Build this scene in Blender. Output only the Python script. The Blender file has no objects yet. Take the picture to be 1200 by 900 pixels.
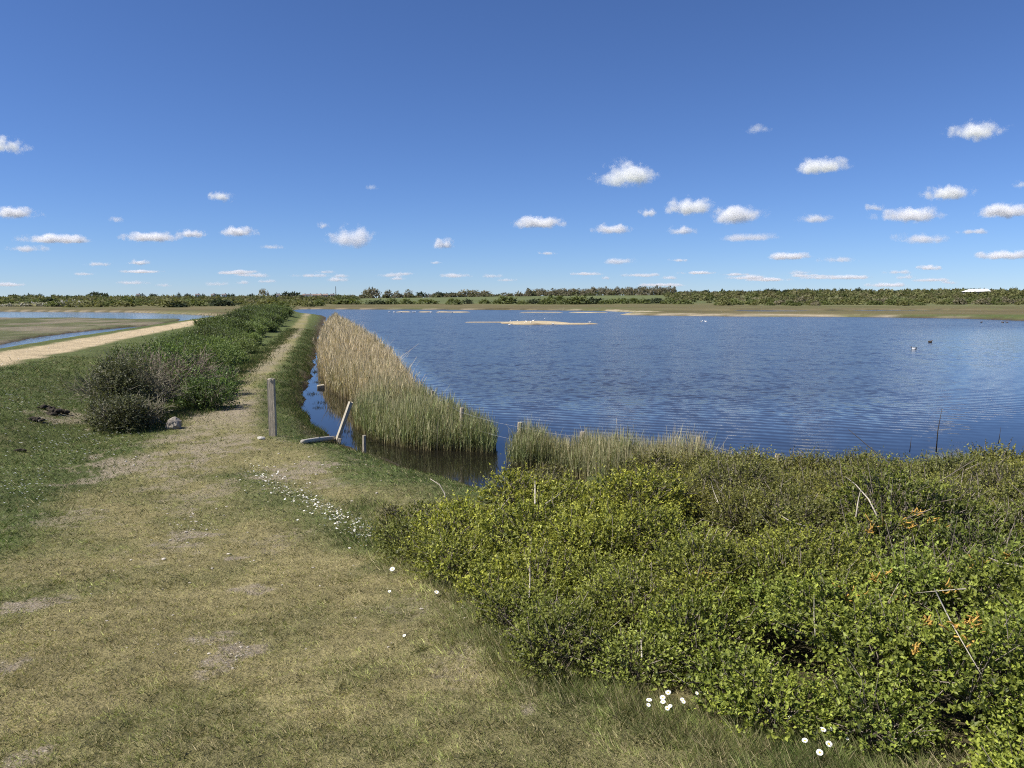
import bpy, bmesh, math, random
import numpy as np
from mathutils import Vector, Matrix

random.seed(7)
RNG = np.random.default_rng(11)
SC = bpy.context.scene
COL = SC.collection
R = math.radians

# ------------------------------------------------------------------ camera
ZC = 3.7                       # eye height above the lagoon
PITCH = math.atan(100.0 / 900.0)
cam_d = bpy.data.cameras.new('camera')
cam_d.sensor_width = 36.0
cam_d.lens = 27.0
cam_d.clip_start = 0.05
cam_d.clip_end = 200000.0
cam = bpy.data.objects.new('camera', cam_d)
COL.objects.link(cam)
cam.location = (0, 0, ZC)
cam.rotation_euler = (math.pi / 2 - PITCH, 0, 0)
SC.camera = cam

# ------------------------------------------------------------------ sky and sun
SUN_EL = R(51)
SUN_AZ = R(-106)               # clockwise from +Y : left and behind the camera
world = bpy.data.worlds.new('World')
SC.world = world
world.use_nodes = True
wn = world.node_tree
wn.nodes.clear()
w_out = wn.nodes.new('ShaderNodeOutputWorld')
w_bg = wn.nodes.new('ShaderNodeBackground')
w_sky = wn.nodes.new('ShaderNodeTexSky')
w_sky.sky_type = 'NISHITA'
w_sky.sun_disc = False
w_sky.sun_elevation = SUN_EL
w_sky.sun_rotation = SUN_AZ
w_sky.altitude = 2000
w_sky.air_density = 1.0
w_sky.dust_density = 0.0
w_sky.ozone_density = 6.0
w_bg.inputs['Strength'].default_value = 0.070
w_tint = wn.nodes.new('ShaderNodeVectorMath')          # white balance of the whole sky
w_tint.operation = 'MULTIPLY'
w_tint.inputs[1].default_value = (.80, .92, 1.19)
wn.links.new(w_sky.outputs[0], w_tint.inputs[0])
wn.links.new(w_tint.outputs[0], w_bg.inputs[0])
wn.links.new(w_bg.outputs[0], w_out.inputs[0])

sun_d = bpy.data.lights.new('sun', 'SUN')
sun_d.energy = 5.0
sun_d.angle = R(0.53)
sun_d.color = (1.0, 0.95, 0.87)
sun = bpy.data.objects.new('sun', sun_d)
COL.objects.link(sun)
sdir = Vector((math.sin(SUN_AZ) * math.cos(SUN_EL), math.cos(SUN_AZ) * math.cos(SUN_EL), math.sin(SUN_EL)))
sun.rotation_euler = sdir.to_track_quat('Z', 'Y').to_euler()
sun.location = (-60, -30, 80)

SC.view_settings.view_transform = 'Standard'
SC.view_settings.look = 'None'
SC.view_settings.exposure = 0.52
SC.view_settings.gamma = 1.0
SC.render.engine = 'CYCLES'
SC.cycles.max_bounces = 14
SC.cycles.diffuse_bounces = 3
SC.cycles.transmission_bounces = 4
SC.cycles.volume_bounces = 14
SC.cycles.transparent_max_bounces = 8
SC.cycles.use_denoising = False
SC.cycles.filter_width = 1.1

# ------------------------------------------------------------------ helpers: noise, tags, meshes
def sstep(a, b, x):
    t = np.clip((np.asarray(x, float) - a) / (b - a), 0, 1)
    return t * t * (3 - 2 * t)

def _hash(ix, iy, s):
    n = (ix.astype(np.int64) * 374761393 + iy.astype(np.int64) * 668265263 + s * 1274126177) & 0xFFFFFFFF
    n = ((n ^ (n >> 13)) * 1274126177) & 0xFFFFFFFF
    n = n ^ (n >> 16)
    return (n & 0xFFFF) / 65535.0

def vnoise(x, y, s=0):
    x = np.asarray(x, float); y = np.asarray(y, float)
    ix = np.floor(x); iy = np.floor(y)
    fx = x - ix; fy = y - iy
    fx = fx * fx * (3 - 2 * fx); fy = fy * fy * (3 - 2 * fy)
    a = _hash(ix, iy, s); b = _hash(ix + 1, iy, s); c = _hash(ix, iy + 1, s); d = _hash(ix + 1, iy + 1, s)
    return (a * (1 - fx) + b * fx) * (1 - fy) + (c * (1 - fx) + d * fx) * fy

def fbm(x, y, s=0, o=4):
    v = 0; amp = 0.5; tot = 0
    for i in range(o):
        v = v + amp * vnoise(x * 2 ** i + 17.3 * i, y * 2 ** i - 9.1 * i, s + i); tot += amp; amp *= 0.5
    return v / tot

def polydist(x, y, pts):
    """unsigned distance to a polyline, and side (+ = right of its direction)"""
    best = np.full(np.shape(x), 1e9); side = np.zeros(np.shape(x)); par = np.zeros(np.shape(x))
    for i in range(len(pts) - 1):
        ax, ay = pts[i]; bx, by = pts[i + 1]
        dx, dy = bx - ax, by - ay
        t = np.clip(((x - ax) * dx + (y - ay) * dy) / (dx * dx + dy * dy), 0, 1)
        qx = x - ax - t * dx; qy = y - ay - t * dy
        d = np.hypot(qx, qy)
        m = d < best
        best = np.where(m, d, best)
        side = np.where(m, np.sign((x - ax) * dy - (y - ay) * dx), side)
        par = np.where(m, i + t, par)
    return best, side, par

def inside(x, y, pts):
    c = np.zeros(np.shape(x), bool)
    n = len(pts)
    for i in range(n):
        x1, y1 = pts[i]; x2, y2 = pts[(i + 1) % n]
        if y1 == y2: continue
        k = ((y1 > y) != (y2 > y)) & (x < (x2 - x1) * (y - y1) / (y2 - y1) + x1)
        c ^= k
    return c

def polysd(x, y, pts):
    d, _, _ = polydist(x, y, list(pts) + [pts[0]])
    return np.where(inside(x, y, pts), d, -d)

def at(px, py, z=0.0):
    """ground point at height z seen at pixel px,py of the 1200 x 900 photograph"""
    cx = (px - 600) / 900.0; cy = (450 - py) / 900.0
    d = Vector((cx, math.cos(PITCH) + cy * math.sin(PITCH), -math.sin(PITCH) + cy * math.cos(PITCH)))
    t = (z - ZC) / d.z
    return (d.x * t, d.y * t)

def at_dist(px, py, y):
    cx = (px - 600) / 900.0; cy = (450 - py) / 900.0
    d = Vector((cx, math.cos(PITCH) + cy * math.sin(PITCH), -math.sin(PITCH) + cy * math.cos(PITCH)))
    t = y / d.y
    return Vector((d.x * t, y, ZC + d.z * t))

def tag(o, label=None, cat=None, group=None, kind=None):
    if label: o['label'] = label
    if cat: o['category'] = cat
    if group: o['group'] = group
    if kind: o['kind'] = kind
    return o

def link(name, me, parent=None, loc=None):
    o = bpy.data.objects.new(name, me)
    COL.objects.link(o)
    if parent: o.parent = parent
    if loc is not None: o.location = loc
    return o

def empty(name, loc=(0, 0, 0), rz=0):
    o = bpy.data.objects.new(name, None)
    o.empty_display_size = 0.1
    COL.objects.link(o)
    o.location = loc; o.rotation_euler.z = rz
    return o

def mesh_np(name, V, F, mat=None, col=None, smooth=False, attrs=None, norms=None):
    """V (n,3), F (m,k) numpy -> mesh"""
    V = np.asarray(V, np.float32); F = np.asarray(F, np.int32)
    me = bpy.data.meshes.new(name)
    k = F.shape[1]
    me.vertices.add(len(V)); me.vertices.foreach_set('co', V.ravel())
    me.loops.add(F.size); me.loops.foreach_set('vertex_index', F.ravel())
    me.polygons.add(len(F))
    me.polygons.foreach_set('loop_start', np.arange(0, F.size, k, dtype=np.int32))
    me.polygons.foreach_set('loop_total', np.full(len(F), k, np.int32))
    me.polygons.foreach_set('use_smooth', np.full(len(F), smooth, bool))
    me.update(calc_edges=True)
    if col is not None:
        a = me.attributes.new('col', 'FLOAT_COLOR', 'POINT')
        c = np.ones((len(V), 4), np.float32); c[:, :3] = col
        a.data.foreach_set('color', c.ravel())
    for nm, vals in (attrs or {}).items():
        a = me.attributes.new(nm, 'FLOAT', 'POINT')
        a.data.foreach_set('value', np.asarray(vals, np.float32))
    if norms is not None:
        me.normals_split_custom_set_from_vertices(np.asarray(norms, np.float32))
    if mat: me.materials.append(mat)
    return me

def norm(v):
    return v / np.maximum(np.linalg.norm(v, axis=-1, keepdims=True), 1e-9)

def leaf_mesh(name, P, D, N, L, W, C, mat, quad=True):
    """one leaf per row: P base, D direction, N facing, L length, W width, C colour"""
    D = norm(D); S = norm(np.cross(D, N)); U = np.cross(S, D)
    L = np.asarray(L)[:, None]; W = np.asarray(W)[:, None]
    n = len(P)
    if quad:
        V = np.stack([P, P + D * L * .45 + S * W * .5 + U * W * .18, P + D * L, P + D * L * .45 - S * W * .5 + U * W * .18], 1)
        F = np.arange(4 * n).reshape(n, 4); k = 4
    else:
        V = np.stack([P - S * W * .42, P + S * W * .5, P + D * L * .95], 1)
        F = np.arange(3 * n).reshape(n, 3); k = 3
    return mesh_np(name, V.reshape(-1, 3), F, mat, np.repeat(C, k, 0))

def tubes(name, A, B, ra, rb, C, mat, sides=3):
    """straight tapered twigs from A to B, joined in one mesh"""
    A = np.asarray(A, float); B = np.asarray(B, float)
    n = len(A)
    D = norm(B - A)
    ref = np.where(np.abs(D[:, 2:3]) > .9, np.array([[1., 0, 0]]), np.array([[0, 0, 1.]]))
    S = norm(np.cross(D, ref)); U = np.cross(S, D)
    ra = np.broadcast_to(np.asarray(ra, float), (n,))[:, None]; rb = np.broadcast_to(np.asarray(rb, float), (n,))[:, None]
    ring = []
    for P, r in ((A, ra), (B, rb)):
        for i in range(sides):
            a = 2 * math.pi * i / sides
            ring.append(P + (S * math.cos(a) + U * math.sin(a)) * r)
    V = np.stack(ring, 1)
    base = (np.arange(n) * 2 * sides)[:, None]
    F = np.concatenate([base + np.array([[i, (i + 1) % sides, sides + (i + 1) % sides, sides + i]]) for i in range(sides)], 0)
    return mesh_np(name, V.reshape(-1, 3), F, mat, np.repeat(np.broadcast_to(C, (n, 3)), 2 * sides, 0), True)

def polytube(pts, rad, sides=8, jitter=0.0, cap=True):
    """bmesh-free tube through points -> V, F(list of quads) as numpy (caps as fans of quads)"""
    pts = [Vector(p) for p in pts]
    rings = []
    for i, p in enumerate(pts):
        d = (pts[min(i + 1, len(pts) - 1)] - pts[max(i - 1, 0)]).normalized()
        ref = Vector((1, 0, 0)) if abs(d.z) > .8 else Vector((0, 0, 1))
        s = d.cross(ref).normalized(); u = s.cross(d)
        r = rad[i] if hasattr(rad, '__len__') else rad
        ring = []
        for k in range(sides):
            a = 2 * math.pi * k / sides
            rr = r * (1 + random.uniform(-jitter, jitter))
            ring.append(p + (s * math.cos(a) + u * math.sin(a)) * rr)
        rings.append(ring)
    bm = bmesh.new()
    vs = [[bm.verts.new(v) for v in ring] for ring in rings]
    for i in range(len(vs) - 1):
        for k in range(sides):
            bm.faces.new((vs[i][k], vs[i][(k + 1) % sides], vs[i + 1][(k + 1) % sides], vs[i + 1][k]))
    if cap:
        bm.faces.new(vs[0][::-1]); bm.faces.new(vs[-1])
    return bm

def bm_obj(name, bm, mat, parent=None, smooth=False, loc=None):
    bmesh.ops.recalc_face_normals(bm, faces=bm.faces)
    me = bpy.data.meshes.new(name)
    bm.to_mesh(me); bm.free()
    if mat: me.materials.append(mat)
    if smooth:
        for p in me.polygons: p.use_smooth = True
    return link(name, me, parent, loc)

# ------------------------------------------------------------------ materials
class NT:
    def __init__(s, name):
        s.m = bpy.data.materials.new(name); s.m.use_nodes = True
        s.t = s.m.node_tree; s.t.nodes.clear()
        s.out = s.n('ShaderNodeOutputMaterial')
    def n(s, t, **kw):
        x = s.t.nodes.new(t)
        for k, v in kw.items():
            if k.startswith('i_'): x.inputs[k[2:].replace('_', ' ')].default_value = v
            else: setattr(x, k, v)
        return x
    def l(s, a, b): s.t.links.new(a, b)
    def math(s, op, a, b=None, c=None):
        x = s.n('ShaderNodeMath', operation=op)
        for i, v in enumerate((a, b, c)):
            if v is None: continue
            if isinstance(v, (int, float)): x.inputs[i].default_value = v
            else: s.l(v, x.inputs[i])
        return x.outputs[0]
    def noise(s, vec, scale, detail=4, rough=.55):
        x = s.n('ShaderNodeTexNoise'); x.inputs['Scale'].default_value = scale
        x.inputs['Detail'].default_value = detail; x.inputs['Roughness'].default_value = rough
        if vec is not None: s.l(vec, x.inputs['Vector'])
        return x
    def mixc(s, f, a, b, blend='MIX'):
        x = s.n('ShaderNodeMix', data_type='RGBA', blend_type=blend)
        for i, v in ((0, f), (6, a), (7, b)):
            if isinstance(v, (int, float)): x.inputs[i].default_value = v
            elif isinstance(v, tuple): x.inputs[i].default_value = (*v, 1)
            else: s.l(v, x.inputs[i])
        return x.outputs[2]
    def ramp(s, f, lo, hi, a=0.0, b=1.0):
        x = s.n('ShaderNodeMapRange'); x.inputs[1].default_value = lo; x.inputs[2].default_value = hi
        x.inputs[3].default_value = a; x.inputs[4].default_value = b
        s.l(f, x.inputs[0]); return x.outputs[0]

def leaf_mat(name, trans=.28, rough=.5, spec=.3):
    t = NT(name)
    a = t.n('ShaderNodeAttribute', attribute_name='col')
    p = t.n('ShaderNodeBsdfPrincipled')
    p.inputs['Roughness'].default_value = rough
    p.inputs['Specular IOR Level'].default_value = spec
    t.l(a.outputs['Color'], p.inputs['Base Color'])
    tr = t.n('ShaderNodeBsdfTranslucent')
    c = t.mixc(1.0, a.outputs['Color'], (1.2, 1.22, .7), 'MULTIPLY')
    t.l(c, tr.inputs['Color'])
    m = t.n('ShaderNodeMixShader'); m.inputs[0].default_value = trans
    t.l(p.outputs[0], m.inputs[1]); t.l(tr.outputs[0], m.inputs[2]); t.l(m.outputs[0], t.out.inputs[0])
    return t.m

def plain_mat(name, col, rough=.8, var=.25, scale=8.0, bump=.3, spec=.3, stretch=None, attr=False):
    t = NT(name)
    tc = t.n('ShaderNodeTexCoord')
    vec = tc.outputs['Object']
    if stretch:
        mp = t.n('ShaderNodeMapping'); mp.inputs['Scale'].default_value = stretch
        t.l(vec, mp.inputs['Vector']); vec = mp.outputs[0]
    n1 = t.noise(vec, scale, 6, .62)
    f = t.ramp(n1.outputs['Fac'], .3, .7, 1 - var, 1 + var)
    if attr:
        at_ = t.n('ShaderNodeAttribute', attribute_name='col'); base = at_.outputs['Color']
    else:
        base = col
    mul = t.n('ShaderNodeVectorMath', operation='SCALE')
    if isinstance(base, tuple): mul.inputs[0].default_value = base
    else: t.l(base, mul.inputs[0])
    t.l(f, mul.inputs['Scale'])
    p = t.n('ShaderNodeBsdfPrincipled')
    p.inputs['Roughness'].default_value = rough
    p.inputs['Specular IOR Level'].default_value = spec
    t.l(mul.outputs[0], p.inputs['Base Color'])
    if bump:
        b = t.n('ShaderNodeBump'); b.inputs['Strength'].default_value = bump; b.inputs['Distance'].default_value = .02
        t.l(n1.outputs['Fac'], b.inputs['Height']); t.l(b.outputs[0], p.inputs['Normal'])
    t.l(p.outputs[0], t.out.inputs[0])
    return t.m

M_LEAF = leaf_mat('leaf', .34)
M_GRASS = leaf_mat('grass_blade', .22, .55, .25)
M_REED = leaf_mat('reed', .2, .6, .2)
M_FARLEAF = leaf_mat('far_leaf', .32, .7, .1)
M_TWIG = plain_mat('twig', None, .85, .3, 30, 0, .1, attr=True)
M_WOOD = plain_mat('weathered_wood', (.40, .345, .26), .85, .4, 9, .4, .2, (6, 6, .7))
M_PALEWOOD = plain_mat('pale_wood', (.40, .36, .28), .85, .4, 9, .8, .2, (7, 7, .7))
M_CONC = plain_mat('pale_log', (.45, .42, .36), .85, .35, 14, .6, .2)
M_WIRE = plain_mat('galvanised_wire', (.36, .37, .38), .45, .15, 30, 0, .5)
M_STONE = plain_mat('stone', (.26, .23, .19), .85, .5, 5, .8, .2)
M_FLINT = plain_mat('flint', (.50, .45, .37), .75, .25, 14, .4, .3)
M_EARTH = plain_mat('dark_earth', (.05, .042, .032), .95, .5, 30, .8, .1)
M_PETAL = plain_mat('petal', (.82, .82, .79), .6, .06, 40, 0, .2)
M_YOLK = plain_mat('daisy_centre', (.72, .5, .06), .7, .2, 60, 0, .2)
M_STALK = plain_mat('stalk', (.12, .18, .05), .7, .2, 40, 0, .2)
M_WHITE = plain_mat('white_render', (.78, .77, .74), .8, .06, 2, 0, .2)
M_ROOF = plain_mat('slate_roof', (.16, .14, .14), .8, .2, 2, 0, .2)
M_TILE = plain_mat('red_roof', (.25, .19, .16), .8, .2, 2, 0, .2)
M_BRICK = plain_mat('brick_wall', (.36, .29, .24), .85, .2, 2, 0, .2)
M_WIN = plain_mat('window_glass', (.05, .06, .07), .15, .1, 2, 0, .6)
M_BLACKF = plain_mat('black_feather', (.02, .02, .022), .6, .2, 20, 0, .3)
M_WHITEF = plain_mat('white_feather', (.8, .8, .78), .7, .08, 20, 0, .2)
M_BROWNF = plain_mat('brown_feather', (.12, .09, .06), .7, .3, 20, 0, .2)
M_BILL = plain_mat('bill', (.3, .34, .4), .5, .1, 20, 0, .3)
M_LICHEN = plain_mat('orange_lichen', (.52, .32, .08), .9, .35, 40, .5, .1)
M_DEAD = plain_mat('bleached_stem', (.42, .375, .30), .8, .3, 40, 0, .2)

# ------------------------------------------------------------------ the lie of the land
GRAVEL = [(-9, -30), (-12, 0), (-16.3, 18), (-18.9, 28.3), (-23, 44), (-30.5, 76), (-41, 124), (-61, 198), (-85, 260)]
PATH = [(-.2, -6), (-.5, 3), (-2.2, 7), (-4.4, 12), (-7.4, 19), (-9.6, 26), (-12.7, 40.5), (-21.8, 78), (-36.2, 135), (-44, 165)]
PATHW = [3.2, 3.0, 2.6, 2.0, 1.65, 1.45, 1.15, 1.1, 1.05, 1.0]
LAGOON = [(-75, 236), (-58, 205), (-47, 178), (-41, 167), (-36.7, 153), (-23.7, 95.9), (-16.9, 67), (-13.2, 51.4), (-10.65, 40.7), (-8.6, 31.7),
          (-7.63, 27.7), (-6.7, 24.6), (-5.9, 22.5), (-4.8, 20.3), (-3.5, 18.2), (-2.26, 16.6), (-1.39, 15.3), (-.65, 14.3), (.29, 12.9),
          (2.5, 12.3), (6, 11.7), (12, 12.3), (25, 15), (60, 30), (115, 60), (140, 100), (110, 120), (86, 127.5), (84, 145), (70, 157),
          (47, 162), (27, 174), (24.5, 178), (27, 183), (35, 195), (27, 236), (0, 255), (-50, 266), (-72, 272)]
MUD = [(-190, 152), (-98, 147), (-80, 145), (-66, 136), (-59, 139), (-55, 128), (-50, 108), (-50, 96), (-46, 76), (-42, 63), (-70, 48), (-190, 40)]
FRONT = [(2.6, -2), (2.1, 0.6), (1.5, 1.9), (1.28, 2.5), (1.1, 2.8), (0.86, 2.91), (0.62, 3.2), (0.41, 3.49), (0.17, 3.72), (-0.06, 4.25), (-0.26, 5.21), (-0.59, 6.0), (-1.36, 7.36), (-1.82, 9.31), (-2.0, 9.9)]
def thicket_back(x):
    return np.interp(x, [-2.6, -1.7, -1, 0, .8, 1.6, 3.0], [9.0, 9.2, 8.8, 8.8, 9.3, 10.4, 12.6])
MARSH_Y = 172

def land(x, y):
    x = np.asarray(x, float); y = np.asarray(y, float)
    z0 = np.interp(y, [-60, 0, 2.6, 5.4, 8.9, 12, 16.7, 30, 200], [2.2, 2.1, 2.0, 1.5, 1.13, .88, .62, .55, .55])
    dG, sG, _ = polydist(x, y, GRAVEL)
    right = sG > 0
    zr = np.maximum(z0, 1.5 - .95 * sstep(2.0, 7.5, dG))
    zl = np.where(y < 12, np.maximum(1.5 - 2.1 * sstep(2, 9, dG), -.6), 1.5 - 2.1 * sstep(2.0, 9.0, dG))
    z = np.where(right, zr, zl)
    # far shore of the creek
    yf = np.interp(x, [-400, -148, -104, -75, -60], [232, 222, 208, 178, 160])
    z = np.where(~right, np.maximum(z, -.6 + 1.3 * sstep(-3, 8, y - yf)), z)
    mud = polysd(x, y, MUD)
    z = np.where(~right, np.maximum(z, -.6 + (.74 + .12 * fbm(x * .25, y * .25, 5)) * sstep(-1.2, 1.0, mud + 3 * (fbm(x * .12, y * .12, 9) - .5))), z)
    # the rising country behind
    u = x / np.maximum(y, 1)
    fac = np.interp(u, [-.8, -.25, 0, .2, .45, .75], [.42, .4, .85, 1.05, 1.35, 1.6])
    rise = np.interp(y, [230, 330, 480, 650, 900, 1600, 9000], [0, 0, .3, 3.2, 7.0, 8.2, 6.0])
    z = z + rise * fac
    z = z + .25 * (fbm(x * .02, y * .02, 3) - .5) * sstep(200, 300, y)
    # turf undulation
    near = np.exp(-np.hypot(x, y) / 60)
    z = z + (fbm(x * .55, y * .55, 21) - .5) * .13 * near + (fbm(x * 3, y * 3, 23) - .5) * .045 * near + (fbm(x * 11, y * 11, 25, 2) - .5) * .035 * np.exp(-np.hypot(x, y) / 9)
    # the lagoon
    dl = polysd(x, y, LAGOON)
    wob = (fbm(x * .9, y * .9, 31) - .5) * np.clip(np.hypot(x, y) / 25, .5, 1.2)
    soft = np.clip(np.hypot(x, y) / 40, np.where(x < 1.2, np.interp(y, [18, 26], [3.0, 1.4]), .7), 5)
    t = sstep(-1.0, .6, (dl - .15 * soft + wob * .8) / soft)
    z = z * (1 - t) - .5 * t
    # spit, sand islands and shoals
    for cx, cy, rx, ry, h in ISLES:
        q = 1 - np.hypot((x - cx) / rx, (y - cy) / ry) + .35 * (fbm(x * .3, y * .3, 44) - .5)
        z = np.where(dl > 0, np.maximum(z, -.3 + (h + .3) * sstep(-.05, .55, q)), z)
    # pools on the marsh
    for cx, cy, rx, ry in POOLS:
        q = 1 - np.hypot((x - cx) / rx, (y - cy) / ry) + .5 * (fbm(x * .06, y * .12, 47) - .5)
        z = z - .9 * sstep(0, .35, q)
    return z

def solve(px, py, z=1.2):
    """the point of the ground seen at a picture point"""
    for _ in range(6): x, y = at(px, py, z); z = float(land(x, y))
    return x, y, z

ISLES = [(3.5, 117, 7.6, 9.5, .24), (-3, 121, 6, 2.2, .1), (9, 113, 6, 3, .16), (-30, 214, 3.6, 5, .18), (-24, 213, 3, 5, .2), (-19, 212, 3, 5, .2),
         (-14.5, 211, 4.5, 6, .2), (8, 208, 9, 4, .14), (20, 206, 8, 4, .16)]
POOLS = [(88, 226, 44, 20), (130, 236, 34, 16), (62, 204, 20, 8)]

BARE = []   # px, py, rx_m, ry_m, strength : bald patches, each at its place on the ground
for px, py, z, rx, ry, s in [(130, 545, .95, .75, .35, .85), (160, 530, .9, 1.0, .45, .8), (105, 555, 1.0, .6, .25, .7), (225, 622, 1.3, .42, .3, .9),
        (268, 650, 1.4, .12, .09, .9), (275, 765, 1.75, .16, .17, 1.0), (262, 748, 1.7, .2, .14, .6), (350, 545, .95, .9, .6, .85), (372, 558, 1.0, .7, .35, .5), (225, 540, .9, .7, .6, .7), (205, 560, 1.0, .5, .4, .5),
        (35, 712, 1.55, .26, .1, .8), (70, 600, 1.2, 1.0, .35, .5), (300, 683, 1.5, .3, .1, .7), (325, 635, 1.3, .5, .3, .4), (540, 770, 1.8, .25, .2, .35),
        (15, 780, 1.75, .2, .14, .7), (10, 892, 2.0, .12, .08, .8), (470, 700, 1.6, .35, .2, .35), (620, 835, 1.9, .12, .08, .5), (85, 485, .9, 1.0, .6, .7),
        (240, 575, 1.05, .5, .6, .5), (190, 650, 1.3, .5, .25, .35), (250, 520, .75, 1.3, 1.2, .7), (215, 505, .7, .8, 1.3, .6)]:
    BARE.append((*at(px, py, z), rx * .75, ry * 2.0, min(1.0, s * 1.3)))

def cover(x, y, z):
    """albedo of the ground at x,y and how bald it is"""
    x = np.asarray(x, float); y = np.asarray(y, float)
    n1 = fbm(x * .8, y * .8, 61); n2 = fbm(x * 3.2, y * 3.2, 63); n3 = fbm(x * .25, y * .25, 65)
    n4 = fbm(x * 11, y * 11, 67)
    def c(*v): return np.array(v)
    dP, sP, par = polydist(x, y, PATH)
    wP = np.interp(par, np.arange(len(PATH)), PATHW)
    green = c(.104, .125, .043) * (.72 + .56 * n1)[..., None] + c(.03, .02, .004) * (n3[..., None] - .5)
    dryc = c(.305, .262, .122) * (.72 + .5 * n2)[..., None]
    dry = sstep(1.15, .55, dP / wP * (1 + .4 * sstep(13, 19, y)) + .7 * (n1 - .5) + .25 * (n2 - .5))
    dry = dry * (1 - sstep(9, 19, y) * .25)
    # green tongue under the bush and along the ditch
    dF, sF, _ = polydist(x, y, FRONT)
    dry = dry * (1 - .55 * sstep(.5, .0, dF + .9 * (n2 - .5)))
    dry = dry * (1 - .38 * sstep(.46, .66, fbm(x * .8, y * .8, 99)))
    dx, _, _ = polydist(x, y, [at(285, 548, 1.0), at(430, 632, 1.3)])
    dry = dry * (1 - .75 * sstep(.8, .1, dx))
    col = green * (1 - dry)[..., None] + dryc * dry[..., None]
    straw = sstep(.5, .75, n4 * .5 + n2 * .5) * .35 * (y < 40)
    col = col * (1 - straw)[..., None] + c(.24, .205, .11) * straw[..., None]
    # bald earth
    soil = c(.36, .30, .205) * (.75 + .5 * n2)[..., None] + c(.25, .22, .16) * (sstep(.62, .72, n4) * .5)[..., None]
    bare = np.zeros_like(x)
    for bx, by, rx, ry, s in BARE:
        q = 1.15 - np.hypot((x - bx) / rx, (y - by) / ry) + 2.4 * (n2 - .5) + 1.8 * (n4 - .5)
        bare = np.maximum(bare, s * sstep(0, .8, q))
    # the worn footpath
    pw = sstep(1.0, .35, dP / (wP * .75) + 1.2 * (n1 - .5) + .5 * (n2 - .5))
    pw = pw * sstep(16, 21, y) * np.clip(np.interp(y, [20, 36], [.7, .3]) + 1.8 * (fbm(x * .25, y * .14, 71) - .33), .1, 1)
    bare = np.maximum(bare, pw)
    # gravel path
    dG, sG, _ = polydist(x, y, GRAVEL)
    gr = sstep(1.55, .95, dG + .9 * (n1 - .5))
    grc = c(.50, .40, .25) * (.8 + .4 * n2)[..., None]
    col = col * (1 - gr)[..., None] + grc * gr[..., None]
    # ditch and lagoon margin: mud
    wet = sstep(.42, .08, z + .25 * (n2 - .5))
    mudc = c(.085, .066, .045) * (.7 + .6 * n2)[..., None]
    col = col * (1 - wet)[..., None] + mudc * wet[..., None]
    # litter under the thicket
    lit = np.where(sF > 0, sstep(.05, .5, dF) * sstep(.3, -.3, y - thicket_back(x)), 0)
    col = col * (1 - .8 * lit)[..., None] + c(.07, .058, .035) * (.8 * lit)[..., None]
    # mudflat on the left
    mud = (sG < 0) & (dG > 6)
    mm = mud * sstep(.05, .12, z) * sstep(165, 150, y)
    mg = sstep(.42, .62, fbm(x * .22, y * .10, 82))[..., None]
    mudv = (c(.185, .16, .11) * (1 - mg) + c(.105, .112, .052) * mg) * (.55 + .9 * fbm(x * .9, y * .35, 81))[..., None]
    col = np.where(mud[..., None], col * (1 - mm)[..., None] + mudv * mm[..., None], col)
    # pebbly strand and rough grass beyond the water
    far = sstep(150, 158, y - 0 * x) * ((x > -20) | (y > 240) | ((sG < 0) & (y > 158)))
    farc = c(.135, .115, .058) * (.6 + .8 * fbm(x * .05, y * .12, 83))[..., None]
    peb = sstep(.5, .15, z) * sstep(-.05, .04, z) * np.where(x > 0, .3, 1.0)
    farc = farc * (1 - .75 * peb)[..., None] + c(.33, .27, .18) * (.75 * peb)[..., None]
    gra = sstep(.52, .6, fbm(x * .03, y * .1, 85))
    farc = farc * (1 - .45 * gra)[..., None] + c(.11, .13, .045) * (.45 * gra)[..., None]
    u = x / np.maximum(y, 1)
    fld = sstep(440, 480, y) * sstep(-.28, -.2, u) * sstep(.36, .22, u)
    fc = c(.112, .13, .055) * (.8 + .4 * fbm(x * .01, y * .05, 87))[..., None]
    farc = farc * (1 - fld)[..., None] + fc * fld[..., None]
    heath = sstep(300, 380, y) * np.maximum(sstep(-.2, -.3, u), sstep(.25, .36, u))
    hc = c(.13, .135, .06) * (.7 + .6 * fbm(x * .03, y * .03, 89))[..., None]
    farc = farc * (1 - heath)[..., None] + hc * heath[..., None]
    col = col * (1 - far)[..., None] + farc * far[..., None]
    # sand of the islands, and the dark bed
    dl = polysd(x, y, LAGOON)
    bed = sstep(-.12, -.35, z)
    col = col * (1 - bed)[..., None] + c(.028, .036, .045) * bed[..., None]
    sand = (dl > 4) & (y > 60)
    sa = sstep(-.05, .06, z)
    col = np.where(sand[..., None], col * (1 - sa)[..., None] + c(.47, .385, .25) * (.75 + .5 * fbm(x * .6, y * .6, 90))[..., None] * sa[..., None], col)
    # tan strand of the right hand shore
    st = .75 * sstep(2.0, .6, np.abs(dl + 1.4) + 5 * (fbm(x * .08, y * .08, 92) - .4)) * sstep(140, 155, y) * sstep(10, 25, x) * sstep(110, 90, x)
    col = col * (1 - st)[..., None] + c(.42, .355, .25) * st[..., None]
    bare = bare * (1 - gr) * (1 - wet) * (y < 170)
    return np.clip(col, .01, .9), np.clip(bare, 0, 1), dry

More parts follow.
